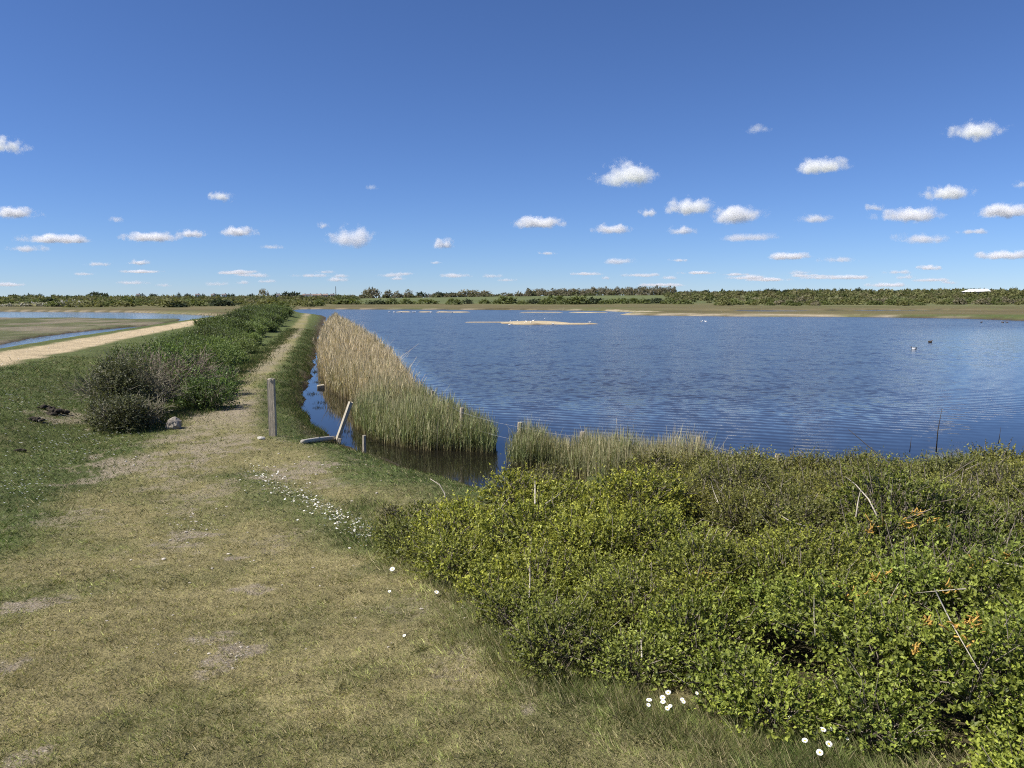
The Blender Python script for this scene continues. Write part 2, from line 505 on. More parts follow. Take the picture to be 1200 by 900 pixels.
# ------------------------------------------------------------------ ground material
def ground_mat():
    t = NT('ground_cover')
    a = t.n('ShaderNodeAttribute', attribute_name='col')
    g = t.n('ShaderNodeNewGeometry')
    pos = g.outputs['Position']
    nf = t.noise(pos, 55, 5, .7); nm = t.noise(pos, 9, 5, .65); ng = t.noise(pos, .9, 4, .6)
    k = t.math('MULTIPLY', t.ramp(nf.outputs['Fac'], .3, .7, .62, 1.4), t.ramp(nm.outputs['Fac'], .3, .7, .75, 1.25))
    k = t.math('MULTIPLY', k, t.ramp(ng.outputs['Fac'], .3, .7, .88, 1.12))
    mul = t.n('ShaderNodeVectorMath', operation='SCALE')
    t.l(a.outputs['Color'], mul.inputs[0]); t.l(k, mul.inputs['Scale'])
    # little stones show through where the ground is bald
    b = t.n('ShaderNodeAttribute', attribute_name='bald')
    vo = t.n('ShaderNodeTexVoronoi'); vo.inputs['Scale'].default_value = 38; t.l(pos, vo.inputs['Vector'])
    st = t.math('MULTIPLY', t.ramp(vo.outputs['Distance'], .32, .2), t.ramp(vo.outputs['Color'], .45, .6))
    st = t.math('MULTIPLY', st, b.outputs['Fac'])
    n5 = t.noise(pos, 14, 6, .75)
    so = t.ramp(t.math('ADD', b.outputs['Fac'], t.math('MULTIPLY', t.math('SUBTRACT', n5.outputs['Fac'], .5), 3.0)), .25, 1.15)
    so = t.math('MULTIPLY', so, t.ramp(b.outputs['Fac'], .02, .2))
    soil = t.mixc(t.ramp(nf.outputs['Fac'], .35, .65), (.23, .185, .125), (.42, .355, .26))
    c = t.mixc(so, mul.outputs[0], soil)
    c = t.mixc(t.math('MULTIPLY', st, .8), c, (.58, .52, .42))
    p = t.n('ShaderNodeBsdfPrincipled'); p.inputs['Roughness'].default_value = .95; p.inputs['Specular IOR Level'].default_value = .1
    t.l(c, p.inputs['Base Color'])
    h = t.math('ADD', nf.outputs['Fac'], t.math('MULTIPLY', nm.outputs['Fac'], 2.2))
    bp = t.n('ShaderNodeBump'); bp.inputs['Strength'].default_value = .8; bp.inputs['Distance'].default_value = .05
    t.l(h, bp.inputs['Height']); t.l(bp.outputs[0], p.inputs['Normal'])
    t.l(p.outputs[0], t.out.inputs[0])
    return t.m
M_GROUND = ground_mat()

def polar_grid(radii, ang):
    rr, aa = np.meshgrid(radii, ang, indexing='ij')
    X = rr * np.sin(aa); Y = rr * np.cos(aa)
    nr, na = X.shape
    i = np.arange(nr - 1)[:, None]; j = np.arange(na)[None, :]
    jn = (j + 1) % na
    F = np.stack([i * na + j, i * na + jn, (i + 1) * na + jn, (i + 1) * na + j], -1).reshape(-1, 4)[:, ::-1]
    return X, Y, F

def build_ground():
    radii = [.02]
    r = .9
    while r < 9000:
        radii.append(r)
        r *= 1.0125 if r < 55 else (1.016 if r < 420 else 1.06)
    front = np.linspace(R(-43), R(43), 400)
    back = np.linspace(R(43), R(317), 70)[1:-1]
    ang = np.concatenate([front, back])
    X, Y, F = polar_grid(np.array(radii), ang)
    x = X.ravel(); y = Y.ravel()
    z = land(x, y)
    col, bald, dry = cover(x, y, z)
    V = np.stack([x, y, z], 1)
    e1 = V[F[:, 1]] - V[F[:, 0]]; e2 = V[F[:, 3]] - V[F[:, 0]]
    fn = np.cross(e1, e2)
    if fn[:, 2].mean() < 0: F = F[:, ::-1]; fn = -fn
    vn = np.zeros_like(V)
    for k in range(4):
        for ax in range(3): vn[:, ax] += np.bincount(F[:, k], fn[:, ax], len(V))
    vn = norm(vn)
    cx = x[F].mean(1); cy = y[F].mean(1); cz = z[F].mean(1)
    dP, _, par = polydist(cx, cy, PATH)
    wP = np.interp(par, np.arange(len(PATH)), PATHW)
    dG, sG, _ = polydist(cx, cy, GRAVEL)
    dl = polysd(cx, cy, LAGOON)
    reg = np.zeros(len(F), int)
    reg[(dP < wP * .7) & (cy > 17)] = 1
    reg[dG < 1.4] = 2
    reg[(sG < 0) & (dG > 7) & (cy > 30) & (cy < 158)] = 3
    reg[(sG < 0) & (cy > 158) | (cy > 240) | ((cx > 0) & (cy > 120))] = 5
    uu = cx / np.maximum(cy, 1)
    reg[(cy > 460) & (cy < 950) & (uu > -.24) & (uu < .29)] = 6
    reg[(dl > 2) & (cy > 60)] = 4
    names = [('grass_bank', 'short sheep-cropped turf of the bank, green at the sides and straw coloured in the middle'), ('footpath', 'worn earth footpath running away between hedge and ditch'),
             ('gravel_path', 'pale tan gravel path along the top of the sea wall'), ('mudflat', 'brown mudflat beside the tidal creek'),
             ('sand_island', 'low sandy island and shoals lying in the lagoon'), ('saltmarsh', 'rough brown and green marsh and heath beyond the water'),
             ('green_field', 'green meadow rising gently beyond the lagoon')]
    for i, (nm, lb) in enumerate(names):
        f = F[reg == i]
        if not len(f): continue
        used, inv = np.unique(f, return_inverse=True)
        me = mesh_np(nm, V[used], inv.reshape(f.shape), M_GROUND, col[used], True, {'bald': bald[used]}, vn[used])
        tag(link(nm, me), lb, None, None, 'structure')
build_ground()

# ------------------------------------------------------------------ water
def water_mat():
    t = NT('rippled_water')
    g = t.n('ShaderNodeNewGeometry')
    ch = t.n('ShaderNodeAttribute', attribute_name='chop')
    pos = g.outputs['Position']
    def layer(scale, rot, sc, detail):
        mp = t.n('ShaderNodeMapping'); mp.inputs['Rotation'].default_value = (0, 0, rot); mp.inputs['Scale'].default_value = sc
        t.l(pos, mp.inputs['Vector'])
        n = t.noise(mp.outputs[0], scale, detail, .5)
        s = t.n('ShaderNodeVectorMath', operation='SUBTRACT'); s.inputs[1].default_value = (.5, .5, .5)
        t.l(n.outputs['Color'], s.inputs[0]); return s.outputs[0]
    a = layer(3.1, R(14), (1.0, .75, 1), 3)
    b = layer(.8, R(-10), (.8, .8, 1), 2)
    gust = t.noise(pos, .045, 3, .6)
    amp = t.math('MULTIPLY', ch.outputs['Fac'], t.ramp(gust.outputs['Fac'], .35, .62, .4, 1.2))
    sa = t.n('ShaderNodeVectorMath', operation='SCALE'); t.l(a, sa.inputs[0]); t.l(t.math('MULTIPLY', amp, .43), sa.inputs['Scale'])
    sb = t.n('ShaderNodeVectorMath', operation='SCALE'); t.l(b, sb.inputs[0]); t.l(t.math('MULTIPLY', amp, .2), sb.inputs['Scale'])
    # long low wavelets in the lee of the bank
    mp = t.n('ShaderNodeMapping'); mp.inputs['Rotation'].default_value = (0, 0, R(20)); t.l(pos, mp.inputs['Vector'])
    wv = t.n('ShaderNodeTexWave', wave_type='BANDS', bands_direction='Y'); t.l(mp.outputs[0], wv.inputs['Vector'])
    wv.inputs['Scale'].default_value = .62; wv.inputs['Distortion'].default_value = 6.5; wv.inputs['Detail'].default_value = 2; wv.inputs['Detail Scale'].default_value = .35
    wy = t.math('MULTIPLY', t.math('SUBTRACT', wv.outputs['Fac'], .5), t.math('MULTIPLY', t.ramp(ch.outputs['Fac'], .05, .2), .06))
    cx = t.n('ShaderNodeCombineXYZ'); t.l(wy, cx.inputs[1]); cx.inputs[2].default_value = 1.0
    s1 = t.n('ShaderNodeVectorMath', operation='ADD'); t.l(sa.outputs[0], s1.inputs[0]); t.l(sb.outputs[0], s1.inputs[1])
    fl = t.n('ShaderNodeVectorMath', operation='MULTIPLY'); fl.inputs[1].default_value = (1, 1, 0); t.l(s1.outputs[0], fl.inputs[0])
    s2 = t.n('ShaderNodeVectorMath', operation='ADD'); t.l(fl.outputs[0], s2.inputs[0]); t.l(cx.outputs[0], s2.inputs[1])
    nn = t.n('ShaderNodeVectorMath', operation='NORMALIZE'); t.l(s2.outputs[0], nn.inputs[0])
    p = t.n('ShaderNodeBsdfPrincipled')
    t.l(t.mixc(t.ramp(ch.outputs['Fac'], .02, .3), (.010, .009, .006), (.034, .034, .033)), p.inputs['Base Color'])   # clear peaty ditch, silty lagoon
    t.l(t.ramp(ch.outputs['Fac'], .1, .9, .03, .2), p.inputs['Roughness'])
    p.inputs['IOR'].default_value = 1.333
    t.l(nn.outputs[0], p.inputs['Normal'])
    t.l(p.outputs[0], t.out.inputs[0])
    return t.m
M_WATER = water_mat()

def build_water():
    radii = [9.0]
    while radii[-1] < 420: radii.append(radii[-1] * 1.03)
    ang = np.linspace(R(-75), R(75), 260)
    rr, aa = np.meshgrid(radii, ang, indexing='ij')
    X = (rr * np.sin(aa)).ravel(); Y = (rr * np.cos(aa)).ravel()
    nr, na = rr.shape
    i = np.arange(nr - 1)[:, None]; j = np.arange(na - 1)[None, :]
    F = np.stack([i * na + j, (i + 1) * na + j, (i + 1) * na + j + 1, i * na + j + 1], -1).reshape(-1, 4)[:, ::-1]
    dl = polysd(X, Y, LAGOON)
    # sheltered behind the reeds and close under the bank
    chop = .12 + .88 * sstep(19, 34, Y + .12 * np.abs(X))
    chop = chop * (1 - .75 * sstep(.40, .66, X / Y) * sstep(120, 60, Y))
    inner = sstep(4.6, 6.5, dl)
    chop = np.where(Y < 90, chop * (.04 + .96 * inner), chop)
    dG, sG, _ = polydist(X, Y, GRAVEL)
    left = sG < 0
    chop = np.where(left, .35, chop)
    cx = X[F].mean(1); cy = Y[F].mean(1)
    _, sf, _ = polydist(cx, cy, GRAVEL)
    for nm, lb, m in (('lagoon_water', 'wind-rippled blue lagoon', sf > 0), ('creek_water', 'narrow tidal creek winding round the mudflat', sf <= 0)):
        f = F[m]; used, inv = np.unique(f, return_inverse=True)
        me = mesh_np(nm, np.stack([X, Y, np.zeros_like(X)], 1)[used], inv.reshape(f.shape), M_WATER, None, True, {'chop': chop[used]})
        tag(link(nm, me), lb, None, None, 'structure')
build_water()

# ------------------------------------------------------------------ bushes
def sprays(P, out, up_bias, spray_len, k, leaf_l, leaf_w, c_in, c_tip, rng, jit=.25):
    """leaves set along short shoots; P (n,3) shoot bases, out (n,3) outward directions"""
    n = len(P)
    ax = norm(out * .8 + np.array([0, 0, up_bias]) + rng.normal(0, .55, (n, 3)))
    sl = spray_len * np.clip(rng.lognormal(0, .45, n), .5, 2.2)
    tpos = np.linspace(.15, 1.0, k)[None, :] + rng.uniform(-.06, .06, (n, k))
    base = P[:, None, :] + ax[:, None, :] * (sl[:, None] * tpos)[..., None]
    side = norm(rng.normal(0, 1, (n, k, 3)))
    d = norm(ax[:, None, :] * .6 + side * 1.0 + np.array([0, 0, .15]))
    nn = norm(np.array([0, 0, 1.0]) * .8 + out[:, None, :] * .5 + rng.normal(0, .55, (n, k, 3)))
    sc = rng.uniform(.65, 1.25, (n, k)) * (1.12 - .35 * tpos)
    tone = rng.normal(1, jit, (n, 1)) * rng.normal(1, .14, (n, k))
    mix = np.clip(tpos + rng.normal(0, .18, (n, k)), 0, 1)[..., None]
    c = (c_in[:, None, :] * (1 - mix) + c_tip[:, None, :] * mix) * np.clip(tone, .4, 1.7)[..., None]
    return (base.reshape(-1, 3), d.reshape(-1, 3), nn.reshape(-1, 3), (leaf_l[:, None] * sc).ravel(), (leaf_w[:, None] * sc).ravel(), np.clip(c, .005, .6).reshape(-1, 3), ax, sl)

def lump_points(cx, cy, cz, rx, rz, n, rng, seed, lo=-.35):
    d = norm(rng.normal(0, 1, (int(n * 1.9), 3)))
    d = d[d[:, 2] > lo]
    toc = norm(np.array([[-cx, -cy, ZC - cz]]))
    d = d[(d @ toc.T)[:, 0] > -.55][:n]
    m = 1 + .5 * (vnoise(d[:, 0] * 3 + seed, d[:, 2] * 3 + d[:, 1] * 3, seed) - .5)
    rad = m * np.where(rng.random(len(d)) < .24, rng.uniform(.45, .85, len(d)), rng.uniform(.86, 1.06, len(d)))
    P = np.array([[cx, cy, cz]]) + d * rad[:, None] * np.array([[rx, rx, rz]])
    return P, norm(d / np.array([[rx, rx, rz]]))

def join_parts(parts):
    return [np.concatenate([p[i] for p in parts], 0) for i in range(6)]

def near_dist(x, y):
    return math.hypot(x, y)

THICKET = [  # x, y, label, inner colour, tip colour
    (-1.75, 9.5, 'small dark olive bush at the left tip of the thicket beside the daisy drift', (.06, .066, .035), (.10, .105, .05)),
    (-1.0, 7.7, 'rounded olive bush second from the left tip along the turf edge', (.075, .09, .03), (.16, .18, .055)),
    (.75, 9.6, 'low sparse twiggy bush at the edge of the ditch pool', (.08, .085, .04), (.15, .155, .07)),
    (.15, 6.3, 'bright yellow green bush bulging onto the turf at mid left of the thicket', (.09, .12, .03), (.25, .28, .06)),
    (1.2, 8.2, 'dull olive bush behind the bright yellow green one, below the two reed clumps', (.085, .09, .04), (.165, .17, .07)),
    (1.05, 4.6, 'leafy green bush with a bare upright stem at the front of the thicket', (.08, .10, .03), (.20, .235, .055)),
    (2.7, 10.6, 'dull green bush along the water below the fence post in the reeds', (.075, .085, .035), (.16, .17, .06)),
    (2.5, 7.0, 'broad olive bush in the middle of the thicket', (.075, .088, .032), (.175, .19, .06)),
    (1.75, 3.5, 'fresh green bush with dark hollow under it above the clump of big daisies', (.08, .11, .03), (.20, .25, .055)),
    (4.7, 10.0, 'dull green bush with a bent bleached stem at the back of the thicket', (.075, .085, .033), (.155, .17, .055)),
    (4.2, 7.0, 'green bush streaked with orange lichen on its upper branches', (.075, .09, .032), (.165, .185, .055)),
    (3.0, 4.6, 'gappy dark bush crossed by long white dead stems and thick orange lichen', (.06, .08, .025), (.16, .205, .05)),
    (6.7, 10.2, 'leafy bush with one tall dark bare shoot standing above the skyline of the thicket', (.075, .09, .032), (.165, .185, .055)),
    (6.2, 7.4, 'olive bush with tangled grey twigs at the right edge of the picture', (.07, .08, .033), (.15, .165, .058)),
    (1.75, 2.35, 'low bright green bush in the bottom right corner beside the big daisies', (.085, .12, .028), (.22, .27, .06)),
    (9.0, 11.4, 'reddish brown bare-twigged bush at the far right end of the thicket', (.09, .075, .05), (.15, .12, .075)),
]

LUMPS = []
def build_thicket():
    rng = np.random.default_rng(5)
    # lumps of foliage spread over the ground between turf edge and shore
    pts = []
    tries = 0
    while tries < 16000:
        tries += 1
        y = rng.uniform(.8, 14.2); x = rng.uniform(-2.6, 11.5)
        if x > .74 * y + 1.6: continue
        df, sf, _ = polydist(np.array([x]), np.array([y]), FRONT)
        if sf[0] < 0 or df[0] < (.07 if y > 3.6 else .2): continue
        if y > thicket_back(x): continue
        dl = polysd(np.array([x]), np.array([y]), LAGOON)[0]
        if dl > (-.35 if x > 1.5 else -.55): continue
        dist = near_dist(x, y)
        if vnoise(np.array([x * 2.0]), np.array([y * 2.0]), 515)[0] < (.31 if y < 8.5 else .25): continue
        sp = .25 + .019 * dist
        if any((x - a) ** 2 + (y - b) ** 2 < sp * sp for a, b, *_ in pts): continue
        pts.append((x, y, df[0], dl, dist))
    seeds = np.array([(a, b) for a, b, *_ in THICKET])
    bins = [[] for _ in THICKET]
    for x, y, df, dl, dist in pts:
        k = int(np.argmin(np.hypot(seeds[:, 0] - x, seeds[:, 1] - y))); bins[k].append((x, y, df, dl, dist))
    for bi, (bx, by, lab, ci, ct) in enumerate(THICKET):
        gz = float(land(bx, by))
        root = empty('bramble_bush', (bx, by, gz))
        tag(root, lab, 'bush', 'bushes of the scrub thicket between turf and lagoon')
        parts_q = []; parts_t = []; tw = [[], [], [], [], []]
        for x, y, df, dl, dist in bins[bi]:
            g = float(land(x, y))
            hm = float(np.interp(x, [-2, 0, 1.2, 2.5, 4, 5.5, 8], [.08, .10, .15, .25, .36, .46, .38])) if y > 8 else float(np.interp(y, [1.5, 2.6, 4, 6, 8], [.30, .36, .55, .58, .50]))
            if x < 0 and y <= 8: hm *= .8
            canopy = hm * (.4 + .6 * float(sstep(.1, 1.5, df))) * rng.uniform(.5, 1.3)
            canopy *= .3 + 1.35 * float(fbm(np.array([x * 1.5]), np.array([y * 1.5]), 140)[0])
            low = x < 1.5 and y > 7.6
            r = (.18 + .0155 * dist) * rng.uniform(.7, 1.35) * (.55 if low else 1)
            if df < .4: r *= .75
            rz = r * .82
            cz = g + max(canopy - rz * .85, rz * .2)
            ll = float(np.interp(dist, [2.5, 5, 9, 14], [.0175, .025, .033, .040])) * (.85, 1.1, .9, 1.15, .9, 1.0, 1.1, .85, 1.2, 1.0, .9, 1.25, 1.05, .85, 1.15, .9)[bi]
            k = 8
            cover_n = {2: .6, 15: .35, 0: .9, 11: .8, 13: .8}.get(bi, 1.0)
            n = int(2 * math.pi * r * r * 1.35 / (ll * ll * .30) / k * 2.0 * cover_n)
            P, D = lump_points(x, y, cz, r * 1.12, rz, n, rng, bi * 13 + len(parts_q) + len(parts_t), -.05)
            LUMPS.append((x, y, cz, r * 1.12, rz))
            if len(P): mk = P[:, 2] > land(P[:, 0], P[:, 1]) + .01; P = P[mk]; D = D[mk]
            if len(P) < 4: continue
            hue = rng.normal(1, .13); warm = rng.normal(0, .08)
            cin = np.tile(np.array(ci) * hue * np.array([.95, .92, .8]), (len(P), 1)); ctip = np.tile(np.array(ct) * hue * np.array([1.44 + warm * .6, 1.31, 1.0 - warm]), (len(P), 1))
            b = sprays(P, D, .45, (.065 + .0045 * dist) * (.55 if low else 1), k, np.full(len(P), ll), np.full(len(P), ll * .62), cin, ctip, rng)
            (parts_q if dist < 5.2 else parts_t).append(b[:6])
            m = rng.random(len(P)) < {11: .4, 13: .4, 15: .8, 2: .4, 10: .3}.get(bi, .2)
            Q = P[m]; ax = b[6][m]; sl = b[7][m]
            tw[0].append(Q - D[m] * .16 + rng.normal(0, .05, (len(Q), 3))); tw[1].append(Q + ax * sl[:, None] * .9)
            if bi in (11, 13, 15, 10):                     # a tangle of grey twigs among the leaves
                q = 26; A0 = np.array([[x, y, cz]]) + rng.normal(0, 1, (q, 3)) * np.array([[r, r, rz]]) * .55
                tw[0].append(A0); tw[1].append(A0 + norm(rng.normal(0, 1, (q, 3)) + np.array([0, 0, .5])) * rng.uniform(.12, .4, (q, 1)))
        fol = []
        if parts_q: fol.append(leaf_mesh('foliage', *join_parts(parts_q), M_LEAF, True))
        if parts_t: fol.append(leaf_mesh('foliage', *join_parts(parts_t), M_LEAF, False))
        for me in fol:
            me.transform(Matrix.Translation((-bx, -by, -gz)))
            tag(link('foliage', me, root), kind='stuff')
        if tw[0]:
            A = np.concatenate(tw[0]); B = np.concatenate(tw[1])
            dd = np.hypot(A[:, 0], A[:, 1])
            cc = np.array([.17, .145, .115]) * rng.uniform(.45, 1.9, (len(A), 1))
            me = tubes('twigs', A, B, .0022 + .0004 * dd, .0010 + .0002 * dd, cc, M_TWIG)
            me.transform(Matrix.Translation((-bx, -by, -gz)))
            tag(link('twigs', me, root), kind='stuff')
        THROOT.append((root, Vector((bx, by, gz))))
THROOT = []
build_thicket()

def canopy_y(px, py, dflt):
    """how far off the foliage is in the direction of a picture point"""
    o = np.array([0, 0, ZC]); d = np.array(at_dist(px, py, 1.0)) - o
    best = 99.0
    for x, y, z, r, rz in LUMPS:
        k = np.array([1 / r, 1 / r, 1 / rz]) / 1.12
        oc = (o - np.array([x, y, z])) * k; dd = d * k
        A = dd @ dd; B = oc @ dd; C = oc @ oc - 1; q = B * B - A * C
        if q > 0:
            t = (-B - math.sqrt(q)) / A
            if 0 < t < best: best = t
    return best if best < 90 else dflt

def stem(root_i, pts, rad, mat, name, label=None):
    """a bare branch of one of the thicket's bushes, lying on or standing out of its foliage"""
    root, o = THROOT[root_i]
    ys = [canopy_y(px, py, d) for px, py, d in pts]
    if name == 'bare_shoot': ys = [ys[0]] * len(ys)
    lim = [ys[0] + (ys[-1] - ys[0]) * i / (len(ys) - 1) for i in range(len(ys))]
    P = [Vector(at_dist(p[0], p[1], min(u, v) - .07)) - o for p, u, v in zip(pts, ys, lim)]
    n = len(P); rr = [rad * (.4 if root_i == 11 else .55) * (1 - .75 * i / (n - 1)) for i in range(n)]
    ob = bm_obj(name, polytube(P, rr, 5, .15), mat, root, True)
    if label: ob['label'] = label
    return ob
stem(9, [(1028, 605, 8.0), (1018, 585, 8.2), (1003, 568, 8.4), (990, 558, 8.6)], .014, M_DEAD, 'dead_stem', 'bent bleached dead stem')
stem(9, [(1003, 606, 8.0), (1006, 585, 8.1), (1009, 572, 8.2)], .010, M_DEAD, 'dead_stem')
stem(9, [(945, 617, 7.0), (928, 612, 7.1), (915, 604, 7.2)], .012, M_DEAD, 'dead_stem')
stem(12, [(1097, 530, 9.4), (1099, 505, 9.4), (1104, 478, 9.4)], .016, M_TWIG if False else M_EARTH, 'bare_shoot', 'tall dark bare shoot')
stem(12, [(1066, 530, 9.4), (1068, 512, 9.4)], .010, M_EARTH, 'bare_shoot')
stem(12, [(1170, 520, 9.8), (1173, 500, 9.8)], .010, M_EARTH, 'bare_shoot')
stem(11, [(1095, 690, 4.35), (1115, 730, 4.15), (1135, 765, 4.0), (1150, 790, 3.9)], .009, M_DEAD, 'dead_stem', 'long white dead stem')
stem(11, [(1132, 690, 4.4), (1105, 692, 4.4), (1072, 695, 4.4)], .010, M_DEAD, 'dead_stem')
stem(11, [(1078, 726, 4.0), (1100, 726, 4.0)], .007, M_DEAD, 'dead_stem')
stem(10, [(1200, 665, 5.0), (1170, 658, 5.1), (1145, 648, 5.2)], .009, M_DEAD, 'dead_stem')
stem(5, [(620, 700, 5.3), (621, 680, 5.35), (621, 657, 5.4)], .012, M_DEAD, 'dead_stem', 'pale bare upright stem')
stem(8, [(752, 770, 4.0), (751, 745, 4.0), (751, 725, 4.0)], .008, M_DEAD, 'dead_stem')
stem(8, [(955, 745, 3.9), (954, 720, 3.95), (954, 697, 4.0)], .007, M_DEAD, 'dead_stem')
stem(2, [(627, 590, 11.5), (627, 565, 11.6), (629, 545, 11.7)], .017, M_DEAD, 'dead_stem', 'bleached upright dead stem in front of the pool')
stem(2, [(575, 603, 9.6), (590, 592, 9.8), (597, 583, 10)], .013, M_DEAD, 'dead_stem')
stem(2, [(640, 590, 11), (652, 582, 11.2), (660, 575, 11.3)], .012, M_DEAD, 'dead_stem')
stem(7, [(832, 610, 7.4), (840, 588, 7.6), (850, 563, 7.8)], .010, M_DEAD, 'dead_stem')
stem(7, [(842, 590, 7.6), (836, 575, 7.7), (833, 563, 7.8)], .008, M_DEAD, 'dead_stem')

def lichen(root_i, spots, y):
    for px, py, s in spots:
        root, o = THROOT[root_i]
        y = canopy_y(px, py, y) - .03; c = Vector(at_dist(px, py, y)) - o
        k = y / 900.0
        bm = bmesh.new()
        for j in range(random.randint(9, 13)):
            a = random.uniform(.2, 2.9)
            d = Vector((math.cos(a), random.uniform(-.5, .2), math.sin(a) * .8 + .1)).normalized() * s * k * random.uniform(.2, .75)
            p0 = c + Vector((random.uniform(-.45, .45) * s * k, random.uniform(0, .05), random.uniform(-.35, .35) * s * k))
            mid = p0 + d * .55 + Vector((random.uniform(-.1, .1), random.uniform(-.1, .1), random.uniform(-.1, .1))) * s * k
            b2 = polytube([p0, mid, p0 + d], [.0042, .0036, .0015], 5, .3)
            me = bpy.data.meshes.new('t'); b2.to_mesh(me); b2.free(); bm.from_mesh(me); bpy.data.meshes.remove(me)
        ob = bm_obj('lichen_branch', bm, M_LICHEN, root, True)
        ob['label'] = 'branch crusted with orange lichen'
lichen(10, [(1028, 622, 22), (1060, 617, 20), (1095, 618, 20), (826, 677, 14), (1075, 603, 12)], 5.6)
lichen(11, [(1037, 680, 22), (1000, 700, 24), (1056, 703, 12), (1150, 664, 18), (1180, 655, 14), (1118, 695, 16), (1106, 673, 12)], 4.35)
lichen(11, [(1130, 745, 26), (1148, 735, 24), (1140, 757, 24), (1075, 764, 14), (1095, 735, 12)], 3.85)

# ------------------------------------------------------------------ the hedge along the footpath
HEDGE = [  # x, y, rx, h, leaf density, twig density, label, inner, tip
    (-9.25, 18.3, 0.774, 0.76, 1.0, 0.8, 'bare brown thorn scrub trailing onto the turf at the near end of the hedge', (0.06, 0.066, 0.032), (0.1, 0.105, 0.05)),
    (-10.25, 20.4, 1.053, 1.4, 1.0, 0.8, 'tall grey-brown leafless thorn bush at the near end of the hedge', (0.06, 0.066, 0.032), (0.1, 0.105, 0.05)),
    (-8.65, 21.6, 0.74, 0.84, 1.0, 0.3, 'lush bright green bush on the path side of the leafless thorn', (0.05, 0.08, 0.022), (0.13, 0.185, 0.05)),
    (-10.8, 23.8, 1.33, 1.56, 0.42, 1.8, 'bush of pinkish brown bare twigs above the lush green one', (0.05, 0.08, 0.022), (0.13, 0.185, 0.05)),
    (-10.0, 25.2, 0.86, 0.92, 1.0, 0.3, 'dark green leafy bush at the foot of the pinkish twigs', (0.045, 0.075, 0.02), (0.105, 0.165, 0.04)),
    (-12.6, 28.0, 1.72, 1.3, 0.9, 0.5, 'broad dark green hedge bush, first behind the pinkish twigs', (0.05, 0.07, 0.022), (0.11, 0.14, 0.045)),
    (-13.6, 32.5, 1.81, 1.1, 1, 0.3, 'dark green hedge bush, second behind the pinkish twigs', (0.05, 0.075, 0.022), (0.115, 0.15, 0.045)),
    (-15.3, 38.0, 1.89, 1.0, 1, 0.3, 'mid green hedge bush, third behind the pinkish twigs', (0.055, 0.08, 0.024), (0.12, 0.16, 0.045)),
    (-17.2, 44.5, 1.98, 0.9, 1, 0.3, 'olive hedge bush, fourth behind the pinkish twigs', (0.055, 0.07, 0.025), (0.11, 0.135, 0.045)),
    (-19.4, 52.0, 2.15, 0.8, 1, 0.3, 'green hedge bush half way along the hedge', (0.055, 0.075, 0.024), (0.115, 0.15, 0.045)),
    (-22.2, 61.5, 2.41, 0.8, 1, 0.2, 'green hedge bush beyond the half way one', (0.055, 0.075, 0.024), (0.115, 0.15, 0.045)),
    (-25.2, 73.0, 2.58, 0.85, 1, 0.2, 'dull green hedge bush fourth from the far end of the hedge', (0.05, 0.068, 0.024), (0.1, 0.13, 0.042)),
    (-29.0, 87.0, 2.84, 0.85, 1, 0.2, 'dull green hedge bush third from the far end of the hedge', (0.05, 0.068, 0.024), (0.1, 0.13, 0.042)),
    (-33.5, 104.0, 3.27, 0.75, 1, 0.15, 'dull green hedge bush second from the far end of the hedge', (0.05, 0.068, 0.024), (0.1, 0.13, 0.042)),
    (-39.5, 124.0, 3.61, 0.85, 1, 0.1, 'last green hedge bush at the far end of the footpath', (0.05, 0.068, 0.024), (0.1, 0.13, 0.042)),
]

